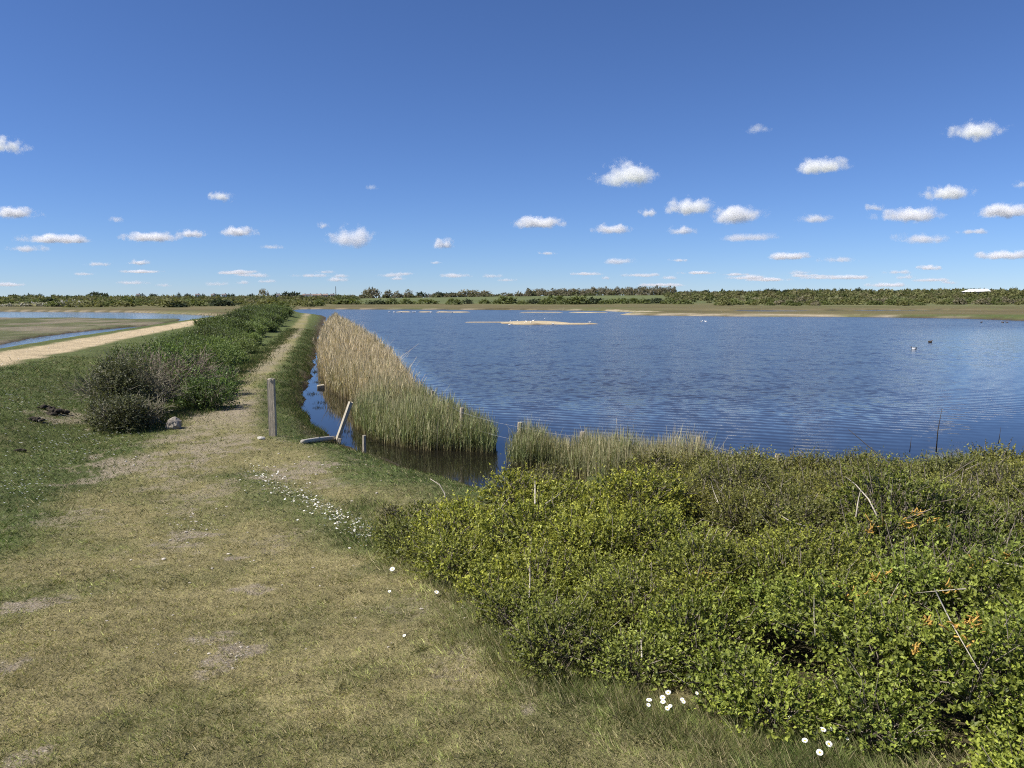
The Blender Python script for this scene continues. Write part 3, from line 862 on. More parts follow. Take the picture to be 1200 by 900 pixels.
def build_hedge():
    rng = np.random.default_rng(8)
    for bi, (bx, by, rx, h, ld, td, lab, ci, ct) in enumerate(HEDGE):
        gz = float(land(bx, by)); dist = near_dist(bx, by)
        root = empty('hedge_bush', (bx, by, gz))
        tag(root, lab, 'bush', 'bushes of the hedge beside the footpath')
        parts = []; A = []; B = []; RA = []; RB = []
        nl = 11 if bi > 4 else 8
        ll = float(np.interp(dist, [18, 30, 60, 130], [.055, .075, .11, .19]))
        for q in range(nl):
            a = rng.uniform(0, 2 * math.pi); rr = rx * math.sqrt(rng.random()) * .8
            x = bx + math.cos(a) * rr - .25 * (math.sin(a) * rr) * (by > 26); y = by + math.sin(a) * rr * (1.15 if by > 26 else 1.0)
            g = float(land(x, y))
            hh = h * (1 - .45 * (rr / rx) ** 2) * rng.uniform(.75, 1.1)
            r = rx * rng.uniform(.36, .52); rz = min(hh * .55, r)
            for cz in ((g + hh - rz * .9), g + rz * .35):
                n = int(2 * math.pi * r * r / (ll * ll * .3) / 6 * 1.15 * ld)
                if n < 3: continue
                P, D = lump_points(x, y, cz, r, rz, n, rng, bi * 31 + q, -.6)
                if len(P) < 3: continue
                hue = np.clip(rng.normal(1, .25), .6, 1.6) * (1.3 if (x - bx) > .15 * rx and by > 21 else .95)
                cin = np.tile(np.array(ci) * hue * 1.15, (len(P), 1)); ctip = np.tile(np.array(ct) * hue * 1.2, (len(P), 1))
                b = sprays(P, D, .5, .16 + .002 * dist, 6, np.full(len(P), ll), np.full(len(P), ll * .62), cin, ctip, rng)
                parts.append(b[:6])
        # bare branches fanning up from the root, then forking twice
        nb = int(70 * td)
        for q in range(nb):
            a = rng.uniform(0, 2 * math.pi); rr = rx * math.sqrt(rng.random()) * .55
            x0 = bx + math.cos(a) * rr; y0 = by + math.sin(a) * rr
            p0 = np.array([x0, y0, float(land(x0, y0))])
            d = norm(np.array([math.cos(a) * rng.uniform(.2, 1.2), math.sin(a) * rng.uniform(.2, 1.2), rng.uniform(.7, 1.5)])[None])[0]
            L = h * rng.uniform(.45, .75)
            p1 = p0 + d * L
            A.append(p0); B.append(p1); RA.append(.013); RB.append(.007)
            for f in range(4):
                s0 = p0 + d * L * rng.uniform(.35, 1.0)
                d2 = norm((d + rng.normal(0, .55, 3))[None])[0]
                L2 = h * rng.uniform(.25, .5); s1 = s0 + d2 * L2
                A.append(s0); B.append(s1); RA.append(.008); RB.append(.004)
                for f2 in range(4):
                    t0 = s0 + d2 * L2 * rng.uniform(.3, 1.0)
                    d3 = norm((d2 + rng.normal(0, .7, 3))[None])[0]
                    A.append(t0); B.append(t0 + d3 * h * rng.uniform(.12, .28)); RA.append(.0065); RB.append(.003)
        if parts:
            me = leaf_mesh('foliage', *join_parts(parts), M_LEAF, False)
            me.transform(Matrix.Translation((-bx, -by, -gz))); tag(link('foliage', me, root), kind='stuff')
        if A:
            wood = np.array([.21, .19, .135]) if bi != 3 else np.array([.25, .20, .155])
            cc = wood * rng.uniform(.5, 1.6, (len(A), 1))
            s = max(1.0, dist / 26)
            me = tubes('branches', np.array(A), np.array(B), np.array(RA) * s, np.array(RB) * s, cc, M_TWIG)
            me.transform(Matrix.Translation((-bx, -by, -gz))); tag(link('branches', me, root), kind='stuff')
build_hedge()

# ------------------------------------------------------------------ reeds
REED_IN = [(-.45, 18.1), (-1.25, 18.4), (-2.5, 18.6), (-3.55, 19.7), (-4.4, 21.3), (-4.9, 23.2), (-4.9, 25.3), (-6.05, 27.7), (-7.4, 30.8), (-9.3, 37), (-12.1, 47.7), (-16.7, 67), (-23.3, 96), (-35, 152)]
REED_OUT = [(-.35, 19.3), (-1.2, 20.6), (-1.9, 22.3), (-2.9, 25.5), (-4.2, 31), (-6.0, 39), (-8.9, 51), (-12.7, 66), (-17.6, 85), (-28.3, 125), (-34.4, 152)]
REED2 = [(-.15, 17.1), (.2, 16.7), (1.0, 16.4), (1.2, 15.6), (1.75, 14.6), (2.7, 13.6), (4.3, 13.0), (4.6, 13.6), (3.6, 14.7), (2.2, 15.9), (1.4, 16.7), (.7, 17.5), (.1, 17.9)]

def build_reeds(name, poly, n, rng, hfun, tanfun, label, lod=False):
    xs = np.array([p[0] for p in poly]); ys = np.array([p[1] for p in poly])
    if lod:  # denser near the camera: choose y log-uniform
        y = np.exp(rng.uniform(np.log(ys.min()), np.log(ys.max()), n * 8)); x = -.4 + (rng.random(n * 8) - 1) * (y * .28)
    else:
        y = rng.uniform(ys.min(), ys.max(), n * 8); x = rng.uniform(xs.min(), xs.max(), n * 8)
    k = inside(x, y, poly); sd = polysd(x, y, poly)
    edge = sd + .75 * (fbm(x * 1.5, y * 1.5, 201) - .45)
    k &= edge > 0
    k &= vnoise(x * 1.6, y * 1.6, 77) > .12
    x = x[k][:n]; y = y[k][:n]; sd = sd[k][:n]
    n = len(x)
    dist = np.hypot(x, y)
    H = hfun(x, y) * rng.uniform(.6, 1.12, n) * (.78 + .3 * np.clip(sd / .6, 0, 1)) * (.62 + .76 * fbm(x * 1.2, y * .9, 205)) * (1 + .25 * (vnoise(x * 5, y * 5, 209) - .5))
    tan = np.clip(tanfun(x, y) + .5 * (fbm(x * .7, y * .7, 207) - .5) + rng.normal(0, .18, n), 0, 1)[:, None]
    w = np.clip(dist * .00052, .008, .05)
    base = np.stack([x, y, np.full(n, -.12)], 1)
    lean = rng.normal(0, .10, (n, 2)) + np.stack([.30 * (fbm(x * .8, y * .8, 211) - .42), .3 * (fbm(x * .8, y * .8, 213) - .5)], 1)
    lean *= np.where(rng.random(n) < .06, 4.0, 1.0)[:, None]
    tip = base + np.stack([lean[:, 0] * H, lean[:, 1] * H, H + .12], 1)
    tanc = np.array([.60, .49, .32]) * rng.uniform(.7, 1.2, (n, 1)); grn = np.array([.19, .235, .09]) * rng.uniform(.65, 1.35, (n, 1)); brn = np.array([.24, .18, .10]) * rng.uniform(.6, 1.2, (n, 1))
    ctop = tanc * np.clip(tan + .34, 0, 1) + grn * (1 - np.clip(tan + .34, 0, 1)); cmid = tanc * tan + grn * (1 - tan)
    ang = rng.uniform(0, math.pi, n); S = np.stack([np.cos(ang), np.sin(ang), np.zeros(n)], 1)
    mid = (base + tip) / 2
    # stem: base pair, mid pair, tip ; two leaves from the stem
    V = [base - S * w[:, None] * .5, base + S * w[:, None] * .5, mid + S * w[:, None] * .5, mid - S * w[:, None] * .5,
         tip + S * w[:, None] * .22, tip - S * w[:, None] * .22]
    C = [brn, brn, cmid, cmid, ctop, ctop]
    F = [[0, 1, 2, 3], [3, 2, 4, 5]]
    for q in range(2):
        t0 = rng.uniform(.3, .8, n)[:, None]; p = base + (tip - base) * t0
        a2 = rng.uniform(0, 2 * math.pi, n); o = np.stack([np.cos(a2) * .42, np.sin(a2) * .42, rng.uniform(.5, 1.0, n)], 1)
        L = (H * rng.uniform(.25, .42, n))[:, None]
        s2 = np.stack([-np.sin(a2), np.cos(a2), np.zeros(n)], 1) * (w * .75)[:, None]
        b = len(V)
        V += [p - s2, p + s2, p + o * L * .6 + s2 * .6 , p + o * L]
        cl = cmid * rng.uniform(.75, 1.25, (n, 1))
        C += [cl, cl, cl, cl]
        F += [[b, b + 1, b + 2, b + 3]]
    nv = len(V)
    VV = np.stack(V, 1).reshape(-1, 3); CC = np.stack(C, 1).reshape(-1, 3)
    FF = (np.array(F)[None] + (np.arange(n) * nv)[:, None, None]).reshape(-1, 4)
    o = link(name, mesh_np(name, VV, FF, M_REED, CC))
    tag(o, label, 'reeds', None, 'stuff')

rr_ = np.random.default_rng(3)
build_reeds('reed_bed', REED_IN + REED_OUT[::-1], 30000, rr_, lambda x, y: np.interp(y, [18, 23, 30, 45, 70], [.82, .90, 1.08, 1.24, 1.2]),
            lambda x, y: np.interp(y, [18, 22, 26, 33, 50], [.10, .20, .52, .90, 1.0]) , 'long bed of straw coloured reeds, green at its near end, between ditch and lagoon', True)
build_reeds('reed_bed', REED2, 9000, rr_, lambda x, y: np.interp(x, [-.2, .5, 1.2, 2.6, 4.6], [.85, .9, .75, 1.0, .95]),
            lambda x, y: np.interp(x, [0, 2, 4], [.2, .25, .4]), 'short clump of green reeds standing in water round the fence posts')

# sedge tufts and straw in the ditch
def tuft(x, y, n, h, spread, label, col, z=0.0, name='sedge_tuft', cat='tuft', group='dark sedge tufts standing in the ditch'):
    rng = np.random.default_rng(int(abs(x * 1000 + y * 77)))
    P = np.stack([rng.normal(0, spread, n), rng.normal(0, spread * .8, n), np.full(n, -.03)], 1)
    a = rng.uniform(0, 2 * math.pi, n)
    D = np.stack([np.cos(a) * .45, np.sin(a) * .45, np.ones(n)], 1)
    C = np.array(col) * rng.uniform(.6, 1.4, (n, 1))
    me = leaf_mesh(name, P, D, np.stack([np.cos(a + 1), np.sin(a + 1), np.full(n, .2)], 1), h * rng.uniform(.5, 1.1, n), np.full(n, .012 + .0004 * y), C, M_GRASS, False)
    o = link(name, me, None, (x, y, z)); tag(o, label, None, None, 'stuff')
for px, py, n, h, s in [(378, 472, 40, .16, .16), (372, 478, 30, .14, .1), (390, 478, 26, .13, .1), (366, 462, 36, .16, .14), (372, 448, 30, .14, .12), (383, 437, 26, .15, .1),
                        (405, 506, 30, .14, .1), (398, 512, 22, .12, .12), (486, 546, 60, .13, .2), (480, 549, 30, .1, .12), (442, 528, 26, .1, .15), (415, 511, 26, .13, .12), (370, 436, 30, .2, .14), (376, 424, 30, .2, .14)]:
    x, y = at(px, py, 0)
    tuft(x, y, n, h, s, 'little dark tuft of sedge standing in the ditch water', (.06, .062, .03))

# ------------------------------------------------------------------ posts, fence, log, stones
def square_post(name, w, d, h, mat, parent=None, rot=None, loc=(0, 0, 0), grooves=0):
    bm = bmesh.new()
    nz = 7
    prof = []
    c = .05
    for sx, sy in ((-1, -1), (1, -1), (1, 1), (-1, 1)):
        prof += [(sx * w / 2 * (1 - c if (sx * sy > 0) else 1), sy * d / 2 * (1 if (sx * sy > 0) else 1 - c)), (sx * w / 2 * (1 if (sx * sy > 0) else 1 - c), sy * d / 2 * (1 - c if (sx * sy > 0) else 1))]
    rings = []
    for i in range(nz):
        t = i / (nz - 1); z = -.25 + t * (h + .25)
        k = 1 + random.uniform(-.025, .025)
        rings.append([bm.verts.new((px * k, py * k, z + (random.uniform(-.012, .012) if i == nz - 1 else 0))) for px, py in prof])
    for i in range(nz - 1):
        for j in range(8): bm.faces.new((rings[i][j], rings[i][(j + 1) % 8], rings[i + 1][(j + 1) % 8], rings[i + 1][j]))
    bm.faces.new(rings[-1]); bm.faces.new(rings[0][::-1])
    o = bm_obj(name, bm, mat, parent)
    o.location = loc
    if rot: o.rotation_euler = rot
    return o

# the upright gate post beside the path
px_, py_ = at(320, 512, .58)
pz_ = float(land(px_, py_))
gp = empty('wooden_post', (px_, py_, pz_))
tag(gp, 'upright grey weathered timber post standing on the grass beside the footpath', 'post')
hpost = ZC + (at_dist(320, 444, py_).z - ZC) - pz_
square_post('timber', .15, .14, hpost, M_WOOD, gp)
capb = bmesh.new()
bmesh.ops.create_cube(capb, size=1.0, matrix=Matrix.Translation((0, -.01, hpost - .012)) @ Matrix.Diagonal((.03, .145, .05, 1)))
bm_obj('packing_strip', capb, M_PALEWOOD, gp)

# leaning plank post and fallen pole
lx, ly, lz = solve(394, 519, .2)
top = at_dist(411, 471, ly + .2)
base = Vector((lx, ly, lz))
dv = top - base
lp = empty('leaning_post', (lx, ly, lz))
tag(lp, 'pale sawn post leaning to the right over the ditch water', 'post')
o = square_post('plank', .14, .08, dv.length, M_PALEWOOD, lp)
o.rotation_euler = dv.to_track_quat('Z', 'Y').to_euler()
o2 = square_post('stub', .10, .09, .16, M_PALEWOOD, lp, (0, .25, 0), (.06, -.05, -.02))

a = Vector(solve(355, 521, .4)) + Vector((0, 0, .05)); b = Vector(solve(393, 517, .3)) + Vector((0, 0, .08))
pts = [a + (b - a) * t + Vector((0, 0, .006 * math.sin(t * 3.1))) for t in (0, .2, .45, .7, 1.0)]
c0 = (a + b) / 2
lg = bm_obj('fallen_pole', polytube([p - c0 for p in pts], [.05, .056, .058, .06, .056], 9, .1), M_CONC, None, True, c0)
tag(lg, 'pale round pole lying on the grass at the foot of the leaning post', 'log')

sx, sy, sz_ = solve(427, 530, .1)
ss = bm_obj('wooden_stake', polytube([(0, 0, -.3), (0, 0, .2), (.008, 0, .42)], [.045, .044, .04], 8, .08), M_PALEWOOD, None, False, (sx, sy, sz_))
tag(ss, 'short thin pale stake at the water edge just right of the leaning post', 'stake')

bx, by = at(376, 455, .0)
bm = bmesh.new()
bmesh.ops.create_cube(bm, size=1.0, matrix=Matrix.Diagonal((.30, .2, .16, 1)))
bmesh.ops.bevel(bm, geom=bm.edges[:], offset=.02, segments=2, affect='EDGES')
db = bm_obj('driftwood_block', bm, M_PALEWOOD, None, False, (bx, by, .06)); db.rotation_euler = (.1, -.12, .3)
tag(db, 'pale block of wood floating in the ditch against the reeds', 'driftwood')

# wire fence standing in the water
fence = empty('wire_fence', (0.15, 17.5, 0)); tag(fence, 'old post and wire fence standing in the water along the outside of the reeds', 'fence')
FO = Vector((0.15, 17.5, 0))
FPOSTS = [(494, 451, 24.7, .05), (508, 458, 22.9, .05), (540, 478, 19.1, .055), (608, 495, 17.5, .055), (682, 506, 16.2, .055), (818, 512, 15.0, .05), (911, 532, 13.5, .055)]
tops = []
for px, py, y, r in FPOSTS:
    t = at_dist(px, py, y); tops.append(t)
    l = random.uniform(-.03, .03)
    q = Vector((t.x, y, 0)) - FO
    bm = polytube([q + Vector((-l, 0, -.5)), q + Vector((0, 0, .3)), q + Vector((l, 0, t.z))], [r, r, r * .92], 9, .07)
    bm_obj('post', bm, M_WOOD, fence)
for dz in (.10, .42):
    pts = []
    far = tops[0] + Vector((-8, 24, 0))
    chain = [far] + tops + [tops[-1] + Vector((3.5, -.7, -.02))]
    for i in range(len(chain) - 1):
        for t in (0, .33, .66):
            p = chain[i].lerp(chain[i + 1], t); sag = -.03 * math.sin(math.pi * t)
            pts.append(p - FO + Vector((0, -.05, -dz + sag)))
    bm = polytube(pts, .0023, 4)
    bm_obj('wire', bm, M_WIRE, fence, True)

def rock(name, r, sq, seed, mat, loc, sub=2, rough=.25):
    bm = bmesh.new()
    bmesh.ops.create_icosphere(bm, subdivisions=sub, radius=1)
    rg = random.Random(seed)
    off = Vector((rg.uniform(0, 9), rg.uniform(0, 9), rg.uniform(0, 9)))
    from mathutils import noise as mn
    for v in bm.verts:
        k = 1 + rough * mn.noise(v.co * 1.3 + off) + rough * .4 * mn.noise(v.co * 3.5 + off)
        v.co = Vector((v.co.x * r * k * sq[0], v.co.y * r * k * sq[1], v.co.z * r * k * sq[2]))
    return bm_obj(name, bm, mat, None, sub < 2 and False, loc)
x, y = at(204, 500, .66); g = float(land(x, y))
rk = rock('boulder', .17, (1, .9, .95), 3, M_STONE, (x, y, g + .09), 3, .45); tag(rk, 'rounded grey boulder at the left edge of the footpath', 'stone')
x, y = at(306, 518, .6); g = float(land(x, y))
rk = rock('stone', .075, (1.2, .9, .6), 5, M_CONC, (x, y, g + .03), 2, .35); tag(rk, 'small pale brown stone lying left of the upright post', 'stone')

SPOTS = [(494, 716, 4.5, 'largest white pebble on the turf left of the thicket'), (245, 767, 4, 'white pebble beside the bald patch low in the picture'),
         (192, 656, 5, 'long white chip of stone lying on the middle of the worn turf'), (268, 650, 4, 'white flint lying in the pebbly scrape of the middle turf')]
for i, (px, py, s, lb) in enumerate(SPOTS):
    z = 1.3
    for _ in range(4): x, y = at(px, py, z); z = float(land(x, y))
    rr = s * y / 900 * .5
    rk = rock('pebble', rr, (1.3, .9, .55), 20 + i, M_FLINT, (x, y, z + rr * .35), 2, .3); tag(rk, lb, 'pebble', 'white pebbles on the turf')
pebs = [rock('pebble', 1, (1.2, .9, .6), 60 + i, M_FLINT, (0, 0, -50), 1, .35) for i in range(3)]
peb_me = [p.data for p in pebs]
for p in pebs: bpy.data.objects.remove(p)
rp = random.Random(4)
PEBPX = [(222 + rp.gauss(0, 22), 615 + rp.gauss(0, 14)) for _ in range(60)] + [(276 + rp.gauss(0, 12), 768 + rp.gauss(0, 8)) for _ in range(26)] + [(rp.uniform(60, 460), rp.uniform(540, 780)) for _ in range(90)] \
    + [(140 + rp.gauss(0, 30), 543 + rp.gauss(0, 8)) for _ in range(16)] + [(350 + rp.gauss(0, 18), 545 + rp.gauss(0, 8)) for _ in range(16)] + [(555 + rp.gauss(0, 14), 718 + rp.gauss(0, 4)) for _ in range(8)]
for px, py in PEBPX:
    z = 1.3
    for _ in range(4): x, y = at(px, py, z); z = float(land(x, y))
    s = rp.choice([1, 1.3, 1.6, 2.2, 2.8]) * y / 900 * .6
    o = link('pebble', rp.choice(peb_me), None, (x, y, z + s * .2)); o.scale = (s, s, s); o.rotation_euler.z = rp.uniform(0, 6)
    tag(o, 'tiny pale pebble lying among the worn turf', 'pebble', 'tiny pale pebbles scattered over the worn turf')

for px, py, s, lb in [(52, 480, .2, 'dark crumbly molehill highest on the left hand slope'), (66, 487, .26, 'biggest dark molehill beside the bare scrape on the left slope'),
                      (40, 495, .16, 'dark molehill just below the two others on the left slope'), (23, 529, .12, 'smallest dark molehill lowest on the left slope')]:
    z = 1.1
    for _ in range(4): x, y = at(px, py, z); z = float(land(x, y))
    bm = bmesh.new()
    for q in range(16):
        rr = s * random.uniform(.18, .42); aa = random.uniform(0, 6.3); d = s * random.random()
        bmesh.ops.create_icosphere(bm, subdivisions=1, radius=rr, matrix=Matrix.Translation((math.cos(aa) * d * 1.3, math.sin(aa) * d, max(0, (s - d) * .35))) @ Matrix.Diagonal((1, 1, .7, 1)))
    for v in bm.verts: v.co += Vector((random.uniform(-1, 1), random.uniform(-1, 1), random.uniform(-1, 1))) * s * .06
    o = bm_obj('molehill', bm, M_EARTH, None, False, (x, y, z)); tag(o, lb, 'molehill', 'dark molehills on the left hand slope')

# ------------------------------------------------------------------ grass
def build_grass():
    rng = np.random.default_rng(17)
    n = 430000
    r = np.exp(rng.uniform(np.log(2.1), np.log(34), n)); a = rng.uniform(R(-38), R(38), n)
    x = r * np.sin(a); y = r * np.cos(a)
    z = land(x, y)
    dF, sF, _ = polydist(x, y, FRONT)
    dG, sG, _ = polydist(x, y, GRAVEL)
    col, bald, dry = cover(x, y, z)
    keep = (z > .12) & ~((sF > 0) & (dF > .7) & (y < thicket_back(x) - .3)) & (dG > 1.6) & (sG > 0) & (rng.random(n) > bald * .85 * (fbm(x * 6, y * 6, 333) * 1.5))
    x, y, z, r, col, dry, dF = x[keep], y[keep], z[keep], r[keep], col[keep], dry[keep], dF[keep]
    n = len(x)
    clump = .35 * fbm(x * 4, y * 4, 301) + .65 * vnoise(x * 13, y * 13, 303)
    tone = .38 + 1.35 * vnoise(x * 8 + 3, y * 8, 305) * vnoise(x * 23, y * 23, 307) * 1.7
    H = np.interp(r, [2, 6, 15, 34], [.034, .042, .055, .09]) * (.35 + 1.5 * clump ** 1.5) * rng.uniform(.5, 1.5, n) * (1.25 - .5 * dry)
    edge = sstep(.5, .0, dF)
    H = H * (1 + 1.1 * edge)
    W = np.interp(r, [2, 6, 15, 34], [.0033, .0058, .011, .022]) * rng.uniform(.7, 1.3, n)
    P = np.stack([x, y, z - .004], 1)
    aa = rng.uniform(0, 2 * math.pi, n); tilt = rng.uniform(.4, 2.6, n) * (1 - .5 * edge)
    D = np.stack([np.cos(aa) * tilt, np.sin(aa) * tilt, np.ones(n)], 1)
    N = np.stack([np.cos(aa + 1.2), np.sin(aa + 1.2), np.full(n, .8)], 1)
    straw = rng.random(n) < (.16 + .40 * dry)
    C = col * 1.15 * rng.uniform(.65, 1.35, (n, 1)) * tone[:, None]
    C = np.where(straw[:, None], np.array([.42, .36, .20]) * rng.uniform(.45, 1.25, (n, 1)), C * np.array([.92, 1.08, .85]))
    me = leaf_mesh('turf_grass', P, D, N, H, W, C, M_GRASS, False)
    tag(link('turf_grass', me), 'short grass blades of the turf, straw mixed with green', 'grass', None, 'stuff')
    # long tussocky grass: along the hedge foot, the ditch edge and under the thicket's rim
    def strip(name, line, wid, n, h, col, lab, seed):
        g = np.random.default_rng(seed)
        L = np.array(line); seg = g.random(n) ** 1.0 * (len(L) - 1); i = seg.astype(int); t = (seg - i)[:, None]
        p = L[i] * (1 - t) + L[np.minimum(i + 1, len(L) - 1)] * t
        x = p[:, 0] + g.normal(0, wid, n); y = p[:, 1] + g.normal(0, wid, n); z = land(x, y)
        k = (z > .03) & (fbm(x * 2.2, y * 2.2, seed) > .36); x, y, z = x[k], y[k], z[k]; n = len(x)
        d = np.hypot(x, y)
        aa = g.uniform(0, 2 * math.pi, n)
        D = np.stack([np.cos(aa) * .7, np.sin(aa) * .7, np.ones(n)], 1); N = np.stack([np.cos(aa + 1.3), np.sin(aa + 1.3), np.full(n, .5)], 1)
        C = np.array(col) * g.uniform(.6, 1.4, (n, 1))
        st = g.random(n) < .15
        C = np.where(st[:, None], np.array([.28, .23, .12]) * g.uniform(.6, 1.2, (n, 1)), C)
        me = leaf_mesh(name, np.stack([x, y, z - .01], 1), D, N, h * g.uniform(.4, 1.2, n) * (.6 + .8 * fbm(x, y, 5)), np.clip(d * .0007, .003, .03), C, M_GRASS, False)
        tag(link(name, me), lab, 'grass', None, 'stuff')
    strip('tussock_grass', [(-9.0, 17.6), (-8.9, 20.5), (-9.4, 23.6), (-11.2, 30), (-13.4, 40.5), (-18, 60), (-23, 81)], .35, 16000, .22, (.07, .10, .03), 'longer dark grass along the foot of the hedge', 401)
    strip('tussock_grass', [(-3.5, 19), (-4.6, 20.4), (-5.7, 22.4), (-7.0, 24.8), (-9.0, 31.7), (-11.1, 40.6), (-13.7, 51), (-21.5, 82)], .4, 20000, .17, (.075, .105, .032), 'longer dark grass along the edge of the ditch', 402)
    strip('tussock_grass', [(-6.5, 8.5), (-9.5, 13), (-12.5, 19), (-15, 25)], 1.9, 16000, .11, (.09, .115, .038), 'rougher grass tussocks on the left hand slope', 405)
    strip('tussock_grass', FRONT[1:8], .13, 5000, .085, (.165, .175, .07), 'longer fresh grass along the front rim of the thicket', 403)
    strip('tussock_grass', [(1.0, 2.95), (1.15, 2.7), (1.3, 2.45)], .10, 2000, .085, (.12, .17, .045), 'tuft of long fresh grass beside the big daisies in the bottom right corner', 404)
build_grass()

# ------------------------------------------------------------------ daisies
def daisy_parts(n_pet, r):
    bm = bmesh.new()
    for i in range(n_pet):
        a = 2 * math.pi * i / n_pet + random.uniform(-.06, .06); w = 1.1 * math.pi / n_pet
        v = [bm.verts.new((r * k * math.cos(a + o), r * k * math.sin(a + o), h)) for k, o, h in ((.25, -w * .7, .002), (.8, -w * .85, .0035), (1.0, 0, .003), (.8, w * .85, .0035), (.25, w * .7, .002))]
        bm.faces.new(v)
    return bm
def tiny_daisy():
    bm = daisy_parts(9, 1.0)
    for f in bm.faces: f.material_index = 0
    c = bm.verts.new((0, 0, .3)); ring = [bm.verts.new((.34 * math.cos(i * math.pi / 3), .34 * math.sin(i * math.pi / 3), .06)) for i in range(6)]
    for i in range(6):
        f = bm.faces.new((ring[i], ring[(i + 1) % 6], c)); f.material_index = 1
    s = [bm.verts.new((.07 * math.cos(i * 2.1), .07 * math.sin(i * 2.1), .0)) for i in range(3)] ; b = [bm.verts.new((.07 * math.cos(i * 2.1), .07 * math.sin(i * 2.1), -2.6)) for i in range(3)]
    for i in range(3):
        f = bm.faces.new((s[i], s[(i + 1) % 3], b[(i + 1) % 3], b[i])); f.material_index = 2
    me = bpy.data.meshes.new('daisy'); bm.to_mesh(me); bm.free()
    for m in (M_PETAL, M_YOLK, M_STALK): me.materials.append(m)
    return me
DM = [tiny_daisy() for _ in range(3)]
rd = random.Random(12)
drift = []
for i in range(290):
    t = rd.random() ** .9; off = rd.gauss(0, 7) if rd.random() < .75 else rd.gauss(8, 14)
    drift.append((285 + 148 * t + rd.gauss(0, 3) - off * .2, 549 + 80 * t ** 1.15 + off * .75))
for px, py in drift:
    x, y, z = solve(px, py)
    s = rd.uniform(.0085, .0155)
    o = link('daisy', rd.choice(DM), None, (x, y, z + .03)); o.scale = (s, s, s); o.rotation_euler = (rd.uniform(-.3, .7), rd.uniform(-.5, .2), rd.uniform(0, 6))
    tag(o, 'little white daisy in the dense drift right of the worn turf', 'daisy', 'daisies in the drift')
BIGD = [(946, 884, 4), (959, 873, 4.5), (966, 872, 4.2), (966, 883, 4.5), (960, 892, 4.6), (929, 857, 3.5), (989, 879, 2),
        (779, 839, 3.8), (786, 823, 4), (779, 830, 4), (778, 841, 3.5), (789, 842, 3), (761, 839, 4.2), (756, 839, 3), (800, 834, 3), (797, 835, 3), (810, 824, 2.6),
        (461, 670, 4), (511, 698, 3.5), (457, 697, 2.5), (476, 750, 2.5)]
for k, (px, py, s) in enumerate(BIGD):
    x, y, z = solve(px, py, 1.9)
    r = s * .8 * math.hypot(y, ZC - z) / 900
    d = empty('daisy', (x, y, z)); d.rotation_euler = (rd.uniform(.1, .6), rd.uniform(-.3, .3), 0)
    where = 'big white daisy in the five-flower clump near the bottom edge' if k < 5 else ('white daisy scattered beside the five-flower clump' if k < 7 else ('white daisy in the clump under the front of the thicket' if k < 17 else ('lone white daisy at the corner under the dark left tip of the thicket', 'lone white daisy below the bright bush at the left rim of the thicket', 'small lone white daisy below the dark left tip of the thicket', 'lowest lone white daisy out on the turf left of the thicket')[k - 17]))
    tag(d, where, 'daisy', 'big daisies at the foot of the thicket')
    hgt = .075 if k < 17 else .035
    bm_obj('petals', daisy_parts(17, r), M_PETAL, d, False, (0, 0, hgt))
    bm = bmesh.new(); bmesh.ops.create_uvsphere(bm, u_segments=8, v_segments=5, radius=r * .33); bmesh.ops.scale(bm, vec=(1, 1, .5), verts=bm.verts)
    bm_obj('flower_centre', bm, M_YOLK, d, True, (0, 0, hgt + .002))
    bm_obj('stalk', polytube([(0, 0, 0), (.004, 0, hgt)], .0013, 4), M_STALK, d, True)
# the thin scatter on the left slope: past counting
def left_daisies(name='daisy_scatter', label='thin scatter of tiny white daisies over the left hand slope', near=False):
    V = []; F = []
    pts = []
    for i in range(330 if not near else 280):
        q = rd.random()
        if near:
            t = rd.random(); off = rd.gauss(2, 9); pts.append((285 + 148 * t + rd.gauss(0, 4) - off * .2, 549 + 80 * t ** 1.15 + off * .75)); continue
        if q < .35: px, py = rd.gauss(20, 40), rd.gauss(470, 12)
        elif q < .75: px, py = rd.gauss(85, 38), rd.gauss(522, 13)
        elif q < .92: px, py = rd.uniform(0, 60), rd.gauss(570, 14)
        else: px, py = rd.uniform(20, 160), rd.uniform(440, 540)
        if px < -30 or px > 175 or py < 440: continue
        pts.append((px, py))
    n = 0
    for px, py in pts:
        x, y, z = solve(px, py)
        s = rd.uniform(.011, .021) * y / 15 if not near else rd.uniform(.007, .012)
        t = rd.uniform(0, 1)
        for k in range(7):
            a = t + k * 2 * math.pi / 7
            V.append((x + s * math.cos(a), y + s * math.sin(a) * .9, z + .05 + .35 * s * math.cos(a + 2.5)))
        F.append(list(range(n, n + 7))); n += 7
    me = mesh_np(name, np.array(V), np.array(F), M_PETAL)
    tag(link(name, me), label, 'daisies', None, 'stuff')
left_daisies()
left_daisies('daisy_scatter', 'smallest daisies filling the dense drift right of the worn turf', True)

# bent dry grass stalk over the turf
P = [Vector(at_dist(px, py, y)) for px, py, y in ((523, 590, 9.6), (521, 578, 9.65), (515, 568, 9.7), (504, 561, 9.75))]
st = bm_obj('dry_stalk', polytube([p - P[0] for p in P], [.011, .009, .007, .004], 5), M_DEAD, None, True, P[0]); tag(st, 'single bent straw coloured stalk arching over the left end of the thicket', 'stalk')

